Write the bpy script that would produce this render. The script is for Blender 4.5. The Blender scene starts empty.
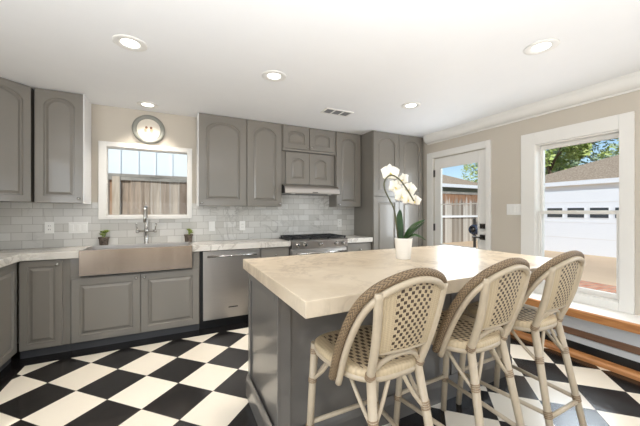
import bpy, bmesh, math, random
from mathutils import Vector, Matrix
random.seed(7)
PI = math.pi
SC = bpy.context.scene
COL = SC.collection

# ------------------------------------------------------------------ camera
cam_d = bpy.data.cameras.new('camera')
cam_d.sensor_width = 36.0
cam_d.lens = 297.0 / 640.0 * 36.0
cam_d.shift_y = -0.00234
cam_d.clip_start = 0.05
cam_d.clip_end = 300
cam = bpy.data.objects.new('camera', cam_d)
COL.objects.link(cam)
cam.location = (0, 0, 1.25)
cam.rotation_euler = (PI / 2, 0, math.radians(-26.4))
SC.camera = cam

# ------------------------------------------------------------------ world, sun, exposure
SKY_STRENGTH = 0.145
SUN_POWER = 3.6
REAR_FILL_POWER = 14
SIDE_FILL_POWER = 54
WINDOW_FILL_POWER = 22
YARD_FILL_POWER = 250
DOOR_FILL_POWER = 12
GARDEN_FILL_POWER = 6
BOUNCE_FILL_POWER = 96
LAMP_POWER = 5.0
w = bpy.data.worlds.new('sky')
SC.world = w
w.use_nodes = True
wn = w.node_tree.nodes
sky = wn.new('ShaderNodeTexSky')
sky.sky_type = 'NISHITA'
sky.sun_disc = False
sky.sun_elevation = math.radians(52)
sky.sun_rotation = math.radians(250)
sky.air_density = 1.0
sky.dust_density = 0.6
sky.ozone_density = 1.5
bg = wn['Background']
bg.inputs['Strength'].default_value = SKY_STRENGTH
w.node_tree.links.new(sky.outputs[0], bg.inputs[0])

sun_d = bpy.data.lights.new('sun', 'SUN')
sun_d.energy = SUN_POWER
sun_d.angle = math.radians(1.0)
sun_d.color = (1.0, 0.95, 0.88)
sun = bpy.data.objects.new('sun', sun_d)
COL.objects.link(sun)
sun.location = (-6, -4, 9)
sun.rotation_euler = Vector((0.38, 0.66, -0.66)).to_track_quat('-Z', 'Y').to_euler()

# wide fill lamp added behind the camera, at the made-up rear opening
pa_d = bpy.data.lights.new('rear_fill', 'AREA')
pa_d.shape = 'RECTANGLE'
pa_d.size = 4.2
pa_d.size_y = 2.0
pa_d.energy = REAR_FILL_POWER
pa_d.color = (1.0, 0.98, 0.96)
pa = bpy.data.objects.new('rear_fill', pa_d)
COL.objects.link(pa)
pa.location = (0.7, -2.6, 1.25)
pa.rotation_euler = (PI / 2, 0, 0)      # -Z -> +Y

# fill lamp added at an unseen opening in the left wall beside the camera
si_d = bpy.data.lights.new('side_fill', 'AREA')
si_d.shape = 'RECTANGLE'
si_d.size = 2.0
si_d.size_y = 1.9
si_d.energy = SIDE_FILL_POWER
si_d.color = (0.90, 0.95, 1.0)
si = bpy.data.objects.new('side_fill', si_d)
COL.objects.link(si)
si.location = (-1.80, -0.2, 1.15)
si.rotation_euler = (0, -PI / 2, 0)     # -Z -> +X

# cool fill lamp added in the unseen right wall window beside the camera
wi_d = bpy.data.lights.new('window_fill', 'AREA')
wi_d.shape = 'RECTANGLE'
wi_d.size = 1.4
wi_d.size_y = 1.9
wi_d.energy = WINDOW_FILL_POWER
wi_d.color = (0.84, 0.92, 1.0)
wi = bpy.data.objects.new('window_fill', wi_d)
COL.objects.link(wi)
wi.location = (3.49, -0.7, 1.22)
wi.rotation_euler = (0, PI / 2, 0)      # -Z -> -X

# fill lamp added over the driveway, out of view, aimed at door and windows
ya_d = bpy.data.lights.new('yard_fill', 'AREA')
ya_d.shape = 'RECTANGLE'
ya_d.size = 5.0
ya_d.size_y = 1.8
ya_d.energy = YARD_FILL_POWER
ya_d.color = (0.88, 0.94, 1.0)
ya = bpy.data.objects.new('yard_fill', ya_d)
COL.objects.link(ya)
ya.location = (6.4, 0.6, 3.3)
ya.rotation_euler = Matrix(((0, -0.59, 0.81), (1, 0, 0), (0, 0.81, 0.59))).to_euler()

# fill lamps added indoors at the door glass and double hung window, boosting daylight
for nm, yy, zz, sy, sz, pw in (('door_fill', 2.717, 1.335, 0.54, 1.03, DOOR_FILL_POWER), ('garden_fill', 1.45, 1.21, 0.60, 1.35, GARDEN_FILL_POWER)):
    dd = bpy.data.lights.new(nm, 'AREA')
    dd.shape = 'RECTANGLE'
    dd.size = sz
    dd.size_y = sy
    dd.energy = pw
    dd.color = (0.86, 0.93, 1.0)
    do = bpy.data.objects.new(nm, dd)
    COL.objects.link(do)
    do.location = (3.37, yy, zz)
    do.rotation_euler = (0, PI / 2, 0)

# upward fill lamp added behind the camera to brighten the ceiling
bo_d = bpy.data.lights.new('bounce_fill', 'AREA')
bo_d.shape = 'RECTANGLE'
bo_d.size = 3.4
bo_d.size_y = 2.2
bo_d.energy = BOUNCE_FILL_POWER
bo_d.color = (0.93, 0.965, 1.0)
bo = bpy.data.objects.new('bounce_fill', bo_d)
COL.objects.link(bo)
bo.location = (-0.5, -0.4, 1.35)
bo.rotation_euler = (PI - math.radians(8), 0, 0)   # upward, leaning towards the back wall

SC.view_settings.view_transform = 'Standard'
SC.view_settings.look = 'None'
SC.view_settings.exposure = 0.07
SC.view_settings.gamma = 1.0
SC.view_settings.use_curve_mapping = False

# ------------------------------------------------------------------ dimensions
CEIL = 2.36
BACK = 3.79
RIGHT = 3.40
LEFT = -1.72
REAR = -2.5
CT = 0.897          # counter top height
CTH = 0.06
IT = 0.92           # island top height


# ------------------------------------------------------------------ materials
def srgb(r, g, b):
    def f(c):
        c /= 255.0
        return c / 12.92 if c <= 0.04045 else ((c + 0.055) / 1.055) ** 2.4
    return (f(r), f(g), f(b), 1.0)


class NT:
    """small node-tree helper"""
    def __init__(self, name):
        self.m = bpy.data.materials.new(name)
        self.m.use_nodes = True
        self.t = self.m.node_tree
        self.n = self.t.nodes
        self.b = self.n['Principled BSDF']

    def new(self, kind, **kw):
        nd = self.n.new('ShaderNode' + kind)
        for k, v in kw.items():
            setattr(nd, k, v)
        return nd

    def put(self, sock, val):
        if hasattr(val, 'default_value') and hasattr(val, 'is_output'):
            self.t.links.new(val, sock)
        else:
            sock.default_value = val

    def math(self, op, a, b=None, c=None):
        nd = self.new('Math', operation=op)
        self.put(nd.inputs[0], a)
        if b is not None:
            self.put(nd.inputs[1], b)
        if c is not None:
            self.put(nd.inputs[2], c)
        return nd.outputs[0]

    def mix(self, f, a, b):
        nd = self.new('Mix', data_type='RGBA')
        self.put(nd.inputs['Factor'], f)
        self.put(nd.inputs[6], a)
        self.put(nd.inputs[7], b)
        return nd.outputs[2]

    def ramp(self, f, stops):
        nd = self.new('ValToRGB')
        e = nd.color_ramp.elements
        while len(e) < len(stops):
            e.new(0.5)
        for el, (p, c) in zip(e, stops):
            el.position = p
            el.color = c
        self.put(nd.inputs[0], f)
        return nd.outputs[0]

    def coord(self, kind='Object', scale=(1, 1, 1), rot=(0, 0, 0), loc=(0, 0, 0)):
        tc = self.new('TexCoord')
        mp = self.new('Mapping')
        mp.inputs['Scale'].default_value = scale
        mp.inputs['Rotation'].default_value = rot
        mp.inputs['Location'].default_value = loc
        self.t.links.new(tc.outputs[kind], mp.inputs[0])
        return mp.outputs[0]

    def noise(self, vec, scale, detail=4, rough=0.5, dist=0.0):
        nd = self.new('TexNoise')
        self.put(nd.inputs['Vector'], vec)
        nd.inputs['Scale'].default_value = scale
        nd.inputs['Detail'].default_value = detail
        nd.inputs['Roughness'].default_value = rough
        nd.inputs['Distortion'].default_value = dist
        return nd

    def bump(self, h, strength=0.2, dist=0.01):
        nd = self.new('Bump')
        nd.inputs['Strength'].default_value = strength
        nd.inputs['Distance'].default_value = dist
        self.put(nd.inputs['Height'], h)
        self.t.links.new(nd.outputs[0], self.b.inputs['Normal'])

    def out(self, color, rough=0.5, metal=0.0, coat=0.0):
        self.put(self.b.inputs['Base Color'], color)
        self.put(self.b.inputs['Roughness'], rough)
        self.put(self.b.inputs['Metallic'], metal)
        if coat:
            self.b.inputs['Coat Weight'].default_value = coat
            self.b.inputs['Coat Roughness'].default_value = 0.1
        return self.m


def paint(name, col, rough=0.5, var=0.04, scale=6.0, bump=0.0, coat=0.0):
    n = NT(name)
    v = n.coord()
    ns = n.noise(v, scale, 3)
    a = tuple(max(0, c * (1 - var)) for c in col[:3]) + (1,)
    b = tuple(min(1, c * (1 + var)) for c in col[:3]) + (1,)
    c = n.mix(ns.outputs[0], a, b)
    if bump:
        n.bump(n.noise(v, 180, 2).outputs[0], bump, 0.002)
    return n.out(c, rough, 0.0, coat)


def metal(name, col, rough=0.3, brush=(2, 2, 120), amount=0.12):
    n = NT(name)
    v = n.coord(scale=brush)
    ns = n.noise(v, 3.0, 3)
    a = tuple(c * (1 - amount) for c in col[:3]) + (1,)
    c = n.mix(ns.outputs[0], a, col)
    r = n.math('MULTIPLY_ADD', ns.outputs[0], 0.12, rough - 0.05)
    return n.out(c, r, 1.0)


def wood(name, dark, light, scale=(3, 40, 40), rough=0.5):
    n = NT(name)
    v = n.coord(scale=scale)
    ns = n.noise(v, 1.0, 5, 0.6, 0.6)
    return n.out(n.ramp(ns.outputs[0], [(0.3, dark), (0.7, light)]), rough)


def marble(name, base, cloud, vein, scale=1.0, rough=0.22, vein_amt=0.75):
    n = NT(name)
    v = n.coord(scale=(scale,) * 3)
    n1 = n.noise(v, 2.2, 6, 0.6, 0.8)
    c = n.mix(n.ramp(n1.outputs[0], [(0.35, (0, 0, 0, 1)), (0.7, (1, 1, 1, 1))]), base, cloud)
    n2 = n.noise(v, 3.2, 8, 0.62, 1.4)
    d = n.math('ABSOLUTE', n.math('SUBTRACT', n2.outputs[0], 0.5))
    f = n.ramp(d, [(0.0, (1, 1, 1, 1)), (0.045, (0, 0, 0, 1))])
    n3 = n.noise(v, 1.3, 3)
    f2 = n.math('MULTIPLY', f, n.ramp(n3.outputs[0], [(0.36, (0, 0, 0, 1)), (0.58, (1, 1, 1, 1))]))
    c = n.mix(n.math('MULTIPLY', f2, vein_amt), c, vein)
    return n.out(c, rough)


def glass(name='window_glass'):
    n = NT(name)
    n.n.remove(n.b)
    tr = n.new('BsdfTransparent')
    tr.inputs[0].default_value = (0.96, 0.985, 0.985, 1)
    gl = n.new('BsdfGlossy')
    gl.inputs['Roughness'].default_value = 0.02
    fr = n.new('Fresnel')
    fr.inputs[0].default_value = 1.18
    mx = n.new('MixShader')
    n.t.links.new(fr.outputs[0], mx.inputs[0])
    n.t.links.new(tr.outputs[0], mx.inputs[1])
    n.t.links.new(gl.outputs[0], mx.inputs[2])
    n.t.links.new(mx.outputs[0], n.n['Material Output'].inputs[0])
    return n.m


def emit(name, col, s):
    n = NT(name)
    n.b.inputs['Emission Color'].default_value = col
    n.b.inputs['Emission Strength'].default_value = s
    return n.out(col, 0.5)


def fence_wood():
    n = NT('weathered_fence')
    ns = n.noise(n.coord(scale=(18, 18, 1.2)), 1.0, 5, 0.6, 0.8)
    geo = n.new('NewGeometry')
    rnd = geo.outputs['Random Per Island']
    a = n.ramp(rnd, [(0.0, srgb(80, 62, 50)), (0.3, srgb(124, 104, 88)), (0.6, srgb(164, 154, 144)), (0.8, srgb(96, 80, 68)), (1.0, srgb(150, 112, 84))])
    b = n.ramp(rnd, [(0.0, srgb(150, 132, 116)), (0.5, srgb(204, 192, 178)), (1.0, srgb(186, 152, 122))])
    return n.out(n.mix(n.ramp(ns.outputs[0], [(0.3, (0, 0, 0, 1)), (0.7, (1, 1, 1, 1))]), a, b), 0.85)


def pale_fence_wood():
    n = NT('silvered_fence')
    ns = n.noise(n.coord(scale=(14, 14, 1.0)), 1.0, 5, 0.65, 0.8)
    geo = n.new('NewGeometry')
    rnd = geo.outputs['Random Per Island']
    sp = n.new('SeparateXYZ')
    n.t.links.new(geo.outputs['Position'], sp.inputs[0])
    up = n.math('MULTIPLY', n.math('SUBTRACT', sp.outputs[2], 1.62), 2.2)
    a = n.ramp(n.math('ADD', rnd, n.math('MULTIPLY', ns.outputs[0], 0.3)), [(0.0, srgb(98, 84, 74)), (0.5, srgb(144, 135, 124)), (1.0, srgb(196, 190, 182))])
    f = n.math('ADD', n.math('MULTIPLY', ns.outputs[0], 1.6), n.math('MULTIPLY', up, 0.45))
    c = n.mix(n.ramp(f, [(0.8, (0, 0, 0, 1)), (1.3, (1, 1, 1, 1))]), a, srgb(148, 112, 86))
    return n.out(c, 0.85)


def floor_material():
    n = NT('checker_tile')
    geo = n.new('NewGeometry')
    sp = n.new('SeparateXYZ')
    n.t.links.new(geo.outputs['Position'], sp.inputs[0])
    x, y = sp.outputs[0], sp.outputs[1]
    S = 0.302
    k = 1 / (S * math.sqrt(2))
    # vertex of the grid measured at (-0.389, 2.397)
    u = n.math('MULTIPLY', n.math('ADD', n.math('SUBTRACT', x, -0.389), n.math('SUBTRACT', y, 2.397)), k)
    v = n.math('MULTIPLY', n.math('SUBTRACT', n.math('SUBTRACT', x, -0.389), n.math('SUBTRACT', y, 2.397)), k)
    fu, fv = n.math('FLOOR', u), n.math('FLOOR', v)
    par = n.math('FLOORED_MODULO', n.math('ADD', fu, fv), 2.0)
    par = n.math('SUBTRACT', 1.0, par) if FLIP else par
    # border of black tile along the cabinets
    bord = n.math('MAXIMUM', n.math('GREATER_THAN', y, 3.215), n.math('LESS_THAN', x, -1.07))
    white = n.math('MULTIPLY', par, n.math('SUBTRACT', 1.0, bord))
    gu = n.math('PINGPONG', u, 0.5)
    gv = n.math('PINGPONG', v, 0.5)
    g = n.math('LESS_THAN', n.math('MINIMUM', gu, gv), 0.0045)
    g = n.math('MULTIPLY', g, n.math('SUBTRACT', 1.0, bord))
    ns = n.noise(geo.outputs['Position'], 5.0, 5, 0.6)
    wn_ = n.new('TexWhiteNoise', noise_dimensions='2D')
    cb = n.new('CombineXYZ')
    n.put(cb.inputs[0], fu)
    n.put(cb.inputs[1], fv)
    n.t.links.new(cb.outputs[0], wn_.inputs['Vector'])
    cw = n.mix(wn_.outputs['Value'], srgb(226, 216, 199), srgb(236, 228, 213))
    cw = n.mix(n.math('MULTIPLY', ns.outputs[0], 0.25), cw, srgb(214, 205, 188))
    ck = n.mix(ns.outputs[0], srgb(16, 15, 15), srgb(32, 29, 28))
    c = n.mix(white, ck, cw)
    c = n.mix(g, c, srgb(96, 88, 78))
    n.bump(n.math('ADD', n.math('MULTIPLY', ns.outputs[0], 0.3), n.math('SUBTRACT', 1.0, g)), 0.08, 0.003)
    r = n.math('MULTIPLY_ADD', ns.outputs[0], 0.12, 0.14)
    return n.out(c, r)


def splash_material():
    n = NT('marble_subway_tile')
    geo = n.new('NewGeometry')
    sp = n.new('SeparateXYZ')
    n.t.links.new(geo.outputs['Position'], sp.inputs[0])
    cb = n.new('CombineXYZ')
    n.put(cb.inputs[0], n.math('ADD', n.math('SUBTRACT', sp.outputs[0], sp.outputs[1]), 10.03))
    n.put(cb.inputs[1], n.math('SUBTRACT', sp.outputs[2], CT))
    br = n.new('TexBrick')
    n.t.links.new(cb.outputs[0], br.inputs['Vector'])
    br.offset = 0.5
    br.inputs['Color1'].default_value = srgb(188, 186, 180)
    br.inputs['Color2'].default_value = srgb(212, 211, 207)
    br.inputs['Mortar'].default_value = srgb(158, 155, 148)
    br.inputs['Scale'].default_value = 1.0
    br.inputs['Mortar Size'].default_value = 0.0022
    br.inputs['Bias'].default_value = 0.0
    br.inputs['Brick Width'].default_value = 0.153
    br.inputs['Row Height'].default_value = 0.0765
    n2 = n.noise(geo.outputs['Position'], 3.0, 7, 0.6, 1.6)
    d = n.math('ABSOLUTE', n.math('SUBTRACT', n2.outputs[0], 0.5))
    f = n.ramp(d, [(0.0, (1, 1, 1, 1)), (0.03, (0, 0, 0, 1))])
    n3 = n.noise(geo.outputs['Position'], 1.7, 2)
    f = n.math('MULTIPLY', f, n.ramp(n3.outputs[0], [(0.48, (0, 0, 0, 1)), (0.62, (1, 1, 1, 1))]))
    c = n.mix(n.math('MULTIPLY', f, 0.55), br.outputs[0], srgb(120, 118, 112))
    n4 = n.noise(geo.outputs['Position'], 6.0, 4)
    c = n.mix(n.math('MULTIPLY', n4.outputs[0], 0.3), c, srgb(176, 172, 165))
    n.bump(n.math('SUBTRACT', 1.0, br.outputs['Fac']), 0.35, 0.003)
    return n.out(c, 0.28)


def weave_panel(name, nu, nv, border, base, dot, tight=1.0):
    """cane weave with a field of small dark stitches, on UVs"""
    n = NT(name)
    uv = n.new('UVMap')
    sp = n.new('SeparateXYZ')
    n.t.links.new(uv.outputs[0], sp.inputs[0])
    u, v = sp.outputs[0], sp.outputs[1]
    U = n.math('MULTIPLY', u, nu)
    V = n.math('MULTIPLY', v, nv)
    row = n.math('FLOORED_MODULO', n.math('FLOOR', V), 2.0)
    fu = n.math('FRACT', n.math('ADD', U, n.math('MULTIPLY', row, 0.5)))
    fv = n.math('FRACT', V)
    d = n.math('MULTIPLY', n.math('LESS_THAN', n.math('ABSOLUTE', n.math('SUBTRACT', fu, 0.5)), 0.235 * tight),
               n.math('LESS_THAN', n.math('ABSOLUTE', n.math('SUBTRACT', fv, 0.5)), 0.39))
    inu = n.math('LESS_THAN', n.math('ABSOLUTE', n.math('SUBTRACT', u, 0.5)), 0.5 - border[0])
    inv = n.math('LESS_THAN', n.math('ABSOLUTE', n.math('SUBTRACT', v, 0.5)), 0.5 - border[1])
    d = n.math('MULTIPLY', d, n.math('MULTIPLY', inu, inv))
    ru = n.math('PINGPONG', n.math('MULTIPLY', U, 2.0), 0.5)
    rv = n.math('PINGPONG', n.math('MULTIPLY', V, 2.0), 0.5)
    h = n.math('MULTIPLY', n.math('ADD', ru, rv), 1.0)
    shade = n.mix(n.math('MINIMUM', n.math('MULTIPLY', h, 1.5), 1.0), tuple(c * 0.80 for c in base[:3]) + (1,), base)
    c = n.mix(d, shade, dot)
    n.bump(n.math('SUBTRACT', h, n.math('MULTIPLY', d, 0.8)), 0.5, 0.004)
    return n.out(c, 0.55)


def rim_weave(name):
    n = NT(name)
    uv = n.new('UVMap')
    sp = n.new('SeparateXYZ')
    n.t.links.new(uv.outputs[0], sp.inputs[0])
    u, v = sp.outputs[0], sp.outputs[1]
    zig = n.math('PINGPONG', n.math('MULTIPLY', u, 6.0), 0.5)
    s = n.math('FRACT', n.math('ADD', n.math('MULTIPLY', v, 60.0), n.math('MULTIPLY', zig, 2.0)))
    f = n.math('PINGPONG', s, 0.5)
    ns = n.noise(n.coord(), 40, 2)
    c = n.ramp(n.math('ADD', n.math('MULTIPLY', f, 1.6), n.math('MULTIPLY', ns.outputs[0], 0.25)),
               [(0.15, srgb(70, 56, 41)), (0.85, srgb(142, 119, 89))])
    n.bump(f, 0.6, 0.005)
    return n.out(c, 0.6)


def leaf_mat(name, a, b, rough=0.45, scale=8):
    n = NT(name)
    ns = n.noise(n.coord(), scale, 3)
    return n.out(n.ramp(ns.outputs[0], [(0.3, a), (0.7, b)]), rough)


FLIP = True
M = {}
M['ceiling'] = paint('ceiling_white', srgb(236, 236, 236), 0.7, 0.015)
M['wall'] = paint('greige_wall', srgb(196, 188, 175), 0.6, 0.015)
M['trim'] = paint('trim_white', srgb(228, 226, 221), 0.4, 0.015)
M['cabinet'] = paint('cabinet_grey', srgb(124, 119, 111), 0.34, 0.03, 4, coat=0.5)
M['cab_white'] = paint('cabinet_white_side', srgb(226, 226, 225), 0.35, 0.01)
M['toe'] = paint('toe_kick_grey', srgb(72, 72, 74), 0.5, 0.05)
M['black'] = paint('black_gap', srgb(16, 16, 17), 0.4, 0.05)
M['island'] = paint('island_grey', srgb(100, 96, 91), 0.32, 0.03, 4, coat=0.6)
M['floor'] = floor_material()
M['splash'] = splash_material()
M['marble'] = marble('counter_marble', srgb(222, 218, 210), srgb(205, 199, 189), srgb(150, 141, 130), 1.3, 0.2, 0.6)
M['island_marble'] = marble('island_marble', srgb(208, 194, 172), srgb(186, 169, 145), srgb(134, 116, 97), 1.15, 0.3, 0.6)
M['steel'] = metal('stainless_steel', srgb(204, 199, 194), 0.34, (2, 2, 90))
M['steel_v'] = metal('reflection_streaked_steel', srgb(172, 158, 144), 0.22, (3.0, 1, 0.02), 0.38)  # warm tone and broad vertical streaks painted in to imitate reflections
M['chrome'] = metal('polished_nickel', srgb(190, 188, 184), 0.16)
M['dark_metal'] = metal('dark_bronze', srgb(92, 88, 84), 0.35)
M['iron'] = paint('cast_iron', srgb(22, 22, 23), 0.5, 0.1)
M['glass'] = glass()
M['oven_glass'] = paint('oven_glass', srgb(20, 20, 22), 0.08, 0.05)
M['plate'] = paint('outlet_white', srgb(232, 231, 227), 0.35, 0.01)
M['slot'] = paint('outlet_slot', srgb(60, 58, 56), 0.5, 0.02)
M['oak'] = wood('golden_oak', srgb(150, 96, 52), srgb(200, 142, 86), (30, 2.5, 30))
M['walnut'] = wood('brown_oak', srgb(88, 62, 46), srgb(126, 92, 68), (30, 2.5, 30))
M['riser'] = paint('riser_pale_grey', srgb(190, 192, 194), 0.4, 0.02)
M['ledge'] = paint('ledge_white', srgb(238, 236, 231), 0.3, 0.02)
M['lens'] = emit('lamp_lens', (1.0, 0.97, 0.92, 1), 3.0)
M['grille'] = paint('grille_grey', srgb(120, 120, 120), 0.5, 0.03)
M['cane'] = paint('cane_cream', srgb(178, 163, 140), 0.42, 0.10, 30)
M['binding'] = paint('cane_binding', srgb(138, 116, 90), 0.5, 0.15, 60)
M['weave'] = weave_panel('seat_weave', 13, 15, (0.2, 0.14), srgb(190, 171, 139), srgb(72, 54, 38))
M['weave_back'] = weave_panel('back_weave', 10, 18, (0.22, 0.03), srgb(190, 171, 139), srgb(68, 50, 34))
M['rim'] = rim_weave('rim_herringbone')
M['ceramic'] = paint('white_ceramic', srgb(238, 234, 226), 0.25, 0.01)
M['petal'] = paint('white_petal', srgb(232, 227, 214), 0.5, 0.04, 40)
M['petal_c'] = paint('yellow_lip', srgb(224, 206, 120), 0.5, 0.1, 40)
M['stem'] = leaf_mat('dark_stem', srgb(52, 50, 30), srgb(84, 84, 48))
M['leaf'] = leaf_mat('orchid_leaf', srgb(24, 48, 20), srgb(52, 86, 36), 0.3)
M['succ'] = leaf_mat('succulent_leaf', srgb(82, 104, 42), srgb(158, 172, 84), 0.5, 40)
M['clay'] = leaf_mat('aged_pot', srgb(72, 62, 54), srgb(120, 108, 96), 0.8, 60)
M['soil'] = paint('soil', srgb(58, 46, 36), 0.9, 0.3, 60)
M['ring'] = paint('frame_grey', srgb(140, 140, 132), 0.5, 0.05)
M['dial'] = paint('cream_face', srgb(222, 214, 200), 0.5, 0.01)
M['peach'] = paint('peach_paint', srgb(214, 176, 146), 0.6, 0.1, 60)
M['ink'] = paint('brown_ink', srgb(120, 84, 62), 0.6, 0.2, 80)
M['fence'] = fence_wood()
M['fence_pale'] = pale_fence_wood()

M['fence_top'] = wood('weathered_rail', srgb(122, 118, 112), srgb(172, 168, 160), (4, 20, 20), 0.85)
M['fence_post'] = wood('pale_fence_post', srgb(168, 154, 136), srgb(206, 194, 178), (20, 20, 2), 0.85)
M['siding'] = paint('white_siding', srgb(228, 234, 236), 0.6, 0.02)
M['stucco'] = paint('garage_white', srgb(232, 230, 228), 0.7, 0.02)
M['fascia'] = paint('fascia_white', srgb(240, 242, 246), 0.5, 0.01)
M['roof'] = leaf_mat('grey_shingle', srgb(134, 116, 98), srgb(188, 170, 148), 0.9, 25)
M['green_wall'] = paint('sage_siding', srgb(140, 146, 134), 0.7, 0.03)
M['pave'] = paint('tan_concrete', srgb(206, 180, 150), 0.9, 0.08, 2)
M['garage_glass'] = paint('garage_glass', srgb(66, 70, 74), 0.1, 0.2, 3)
M['bark'] = wood('bark', srgb(70, 56, 44), srgb(120, 100, 82), (6, 6, 1), 0.9)
M['foliage'] = leaf_mat('foliage', srgb(150, 172, 84), srgb(222, 230, 160), 0.6, 2.0)
M['foliage_dark'] = leaf_mat('foliage_dark', srgb(112, 136, 100), srgb(196, 208, 176), 0.6, 2.0)
M['hose'] = paint('blue_hose', srgb(34, 44, 64), 0.5, 0.1)


def brick_mat():
    n = NT('brick_paver')
    br = n.new('TexBrick')
    v = n.coord()
    n.t.links.new(v, br.inputs['Vector'])
    br.inputs['Color1'].default_value = srgb(176, 112, 84)
    br.inputs['Color2'].default_value = srgb(198, 146, 116)
    br.inputs['Mortar'].default_value = srgb(150, 138, 124)
    br.inputs['Scale'].default_value = 1.0
    br.inputs['Mortar Size'].default_value = 0.008
    br.inputs['Brick Width'].default_value = 0.2
    br.inputs['Row Height'].default_value = 0.1
    return n.out(br.outputs[0], 0.9)


M['brick'] = brick_mat()


# ------------------------------------------------------------------ geometry helpers
class MB:
    """collects shapes (in world or local coordinates) into one mesh"""
    def __init__(self):
        self.bm = bmesh.new()
        self.uv = None

    def box(self, x0, x1, y0, y1, z0, z1, bev=0.0):
        vs = [self.bm.verts.new(p) for p in ((x0, y0, z0), (x1, y0, z0), (x1, y1, z0), (x0, y1, z0),
                                             (x0, y0, z1), (x1, y0, z1), (x1, y1, z1), (x0, y1, z1))]
        fs = [self.bm.faces.new([vs[i] for i in f]) for f in
              ((0, 3, 2, 1), (4, 5, 6, 7), (0, 1, 5, 4), (1, 2, 6, 5), (2, 3, 7, 6), (3, 0, 4, 7))]
        if bev:
            es = list({e for f in fs for e in f.edges})
            bmesh.ops.bevel(self.bm, geom=es, offset=bev, segments=2, affect='EDGES', profile=0.5)
        return self

    def prism(self, pts, axis, a, b):
        """extrude a 2-D outline along an axis: 'x' takes (y,z), 'y' takes (x,z), 'z' takes (x,y)"""
        def P(p, t):
            return {'x': (t, p[0], p[1]), 'y': (p[0], t, p[1]), 'z': (p[0], p[1], t)}[axis]
        A = [self.bm.verts.new(P(p, a)) for p in pts]
        B = [self.bm.verts.new(P(p, b)) for p in pts]
        n = len(pts)
        self.bm.faces.new(A)
        self.bm.faces.new(B[::-1])
        for i in range(n):
            self.bm.faces.new((A[i], B[i], B[(i + 1) % n], A[(i + 1) % n]))
        return self

    def tube(self, path, r, seg=10, closed=False, uv=False, cap=True):
        path = [Vector(p) for p in path]
        n = len(path)
        rs = r if isinstance(r, (list, tuple)) else [r] * n
        if uv and self.uv is None:
            self.uv = self.bm.loops.layers.uv.new('UVMap')
        rings = []
        prev = None
        L = [0.0]
        for i in range(1, n):
            L.append(L[-1] + (path[i] - path[i - 1]).length)
        for i, p in enumerate(path):
            if closed:
                t = path[(i + 1) % n] - path[i - 1]
            else:
                t = path[min(i + 1, n - 1)] - path[max(i - 1, 0)]
            t.normalize()
            if prev is None:
                up = Vector((0, 0, 1)) if abs(t.z) < 0.9 else Vector((1, 0, 0))
                a = t.cross(up).normalized()
            else:
                a = (prev - t * prev.dot(t))
                if a.length < 1e-6:
                    a = t.orthogonal()
                a.normalize()
            prev = a
            b = t.cross(a)
            rings.append([self.bm.verts.new(p + (a * math.cos(2 * PI * k / seg) + b * math.sin(2 * PI * k / seg)) * rs[i])
                          for k in range(seg)])
        m = n if closed else n - 1
        for i in range(m):
            A, B = rings[i], rings[(i + 1) % n]
            for k in range(seg):
                f = self.bm.faces.new((A[k], A[(k + 1) % seg], B[(k + 1) % seg], B[k]))
                f.smooth = True
                if uv:
                    cs = ((k / seg, L[i]), ((k + 1) / seg, L[i]), ((k + 1) / seg, L[(i + 1) % n]), (k / seg, L[(i + 1) % n]))
                    for lp, c in zip(f.loops, cs):
                        lp[self.uv].uv = c
        if not closed and cap:
            self.bm.faces.new(rings[0][::-1])
            self.bm.faces.new(rings[-1])
        return self

    def lathe(self, prof, c, seg=24, axis='z', cap=True):
        """prof: (radius, height) pairs"""
        c = Vector(c)
        rings = []
        for r, h in prof:
            ring = []
            for k in range(seg):
                a = 2 * PI * k / seg
                if axis == 'z':
                    p = Vector((r * math.cos(a), r * math.sin(a), h))
                elif axis == 'y':      # height runs towards -Y
                    p = Vector((r * math.cos(a), -h, r * math.sin(a)))
                else:                  # height runs towards -X
                    p = Vector((-h, -r * math.cos(a), r * math.sin(a)))
                ring.append(self.bm.verts.new(c + p))
            rings.append(ring)
        for A, B in zip(rings, rings[1:]):
            for k in range(seg):
                f = self.bm.faces.new((A[k], A[(k + 1) % seg], B[(k + 1) % seg], B[k]))
                f.smooth = True
        if cap:
            self.bm.faces.new(rings[0][::-1])
            self.bm.faces.new(rings[-1])
        return self

    def ball(self, c, r, sx=1, sy=1, sz=1, seg=12, rings=8):
        mt = Matrix.Translation(Vector(c)) @ Matrix.Diagonal((sx, sy, sz, 1))
        res = bmesh.ops.create_uvsphere(self.bm, u_segments=seg, v_segments=rings, radius=r, matrix=mt)
        for v in res['verts']:
            for f in v.link_faces:
                f.smooth = True
        return self

    def loops(self, loops, cap_first=False, cap_last=True, smooth=False):
        R = [[self.bm.verts.new(p) for p in lp] for lp in loops]
        n = len(R[0])
        for A, B in zip(R, R[1:]):
            for k in range(n):
                f = self.bm.faces.new((A[k], A[(k + 1) % n], B[(k + 1) % n], B[k]))
                f.smooth = smooth
        if cap_first:
            self.bm.faces.new(R[0][::-1])
        if cap_last:
            self.bm.faces.new(R[-1])
        return self

    def grid(self, fn, nu, nv, thick=0.0, smooth=True):
        """fn(u,v)->point; makes a UV-mapped sheet, given thickness along its normal"""
        if self.uv is None:
            self.uv = self.bm.loops.layers.uv.new('UVMap')
        P = [[Vector(fn(i / nu, j / nv)) for j in range(nv + 1)] for i in range(nu + 1)]

        def N(i, j):
            a = P[min(i + 1, nu)][j] - P[max(i - 1, 0)][j]
            b = P[i][min(j + 1, nv)] - P[i][max(j - 1, 0)]
            n_ = a.cross(b)
            return n_.normalized() if n_.length > 1e-9 else Vector((0, 0, 1))
        sides = [0.0] if not thick else [thick / 2, -thick / 2]
        G = []
        for s in sides:
            G.append([[self.bm.verts.new(P[i][j] + N(i, j) * s) for j in range(nv + 1)] for i in range(nu + 1)])
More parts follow.
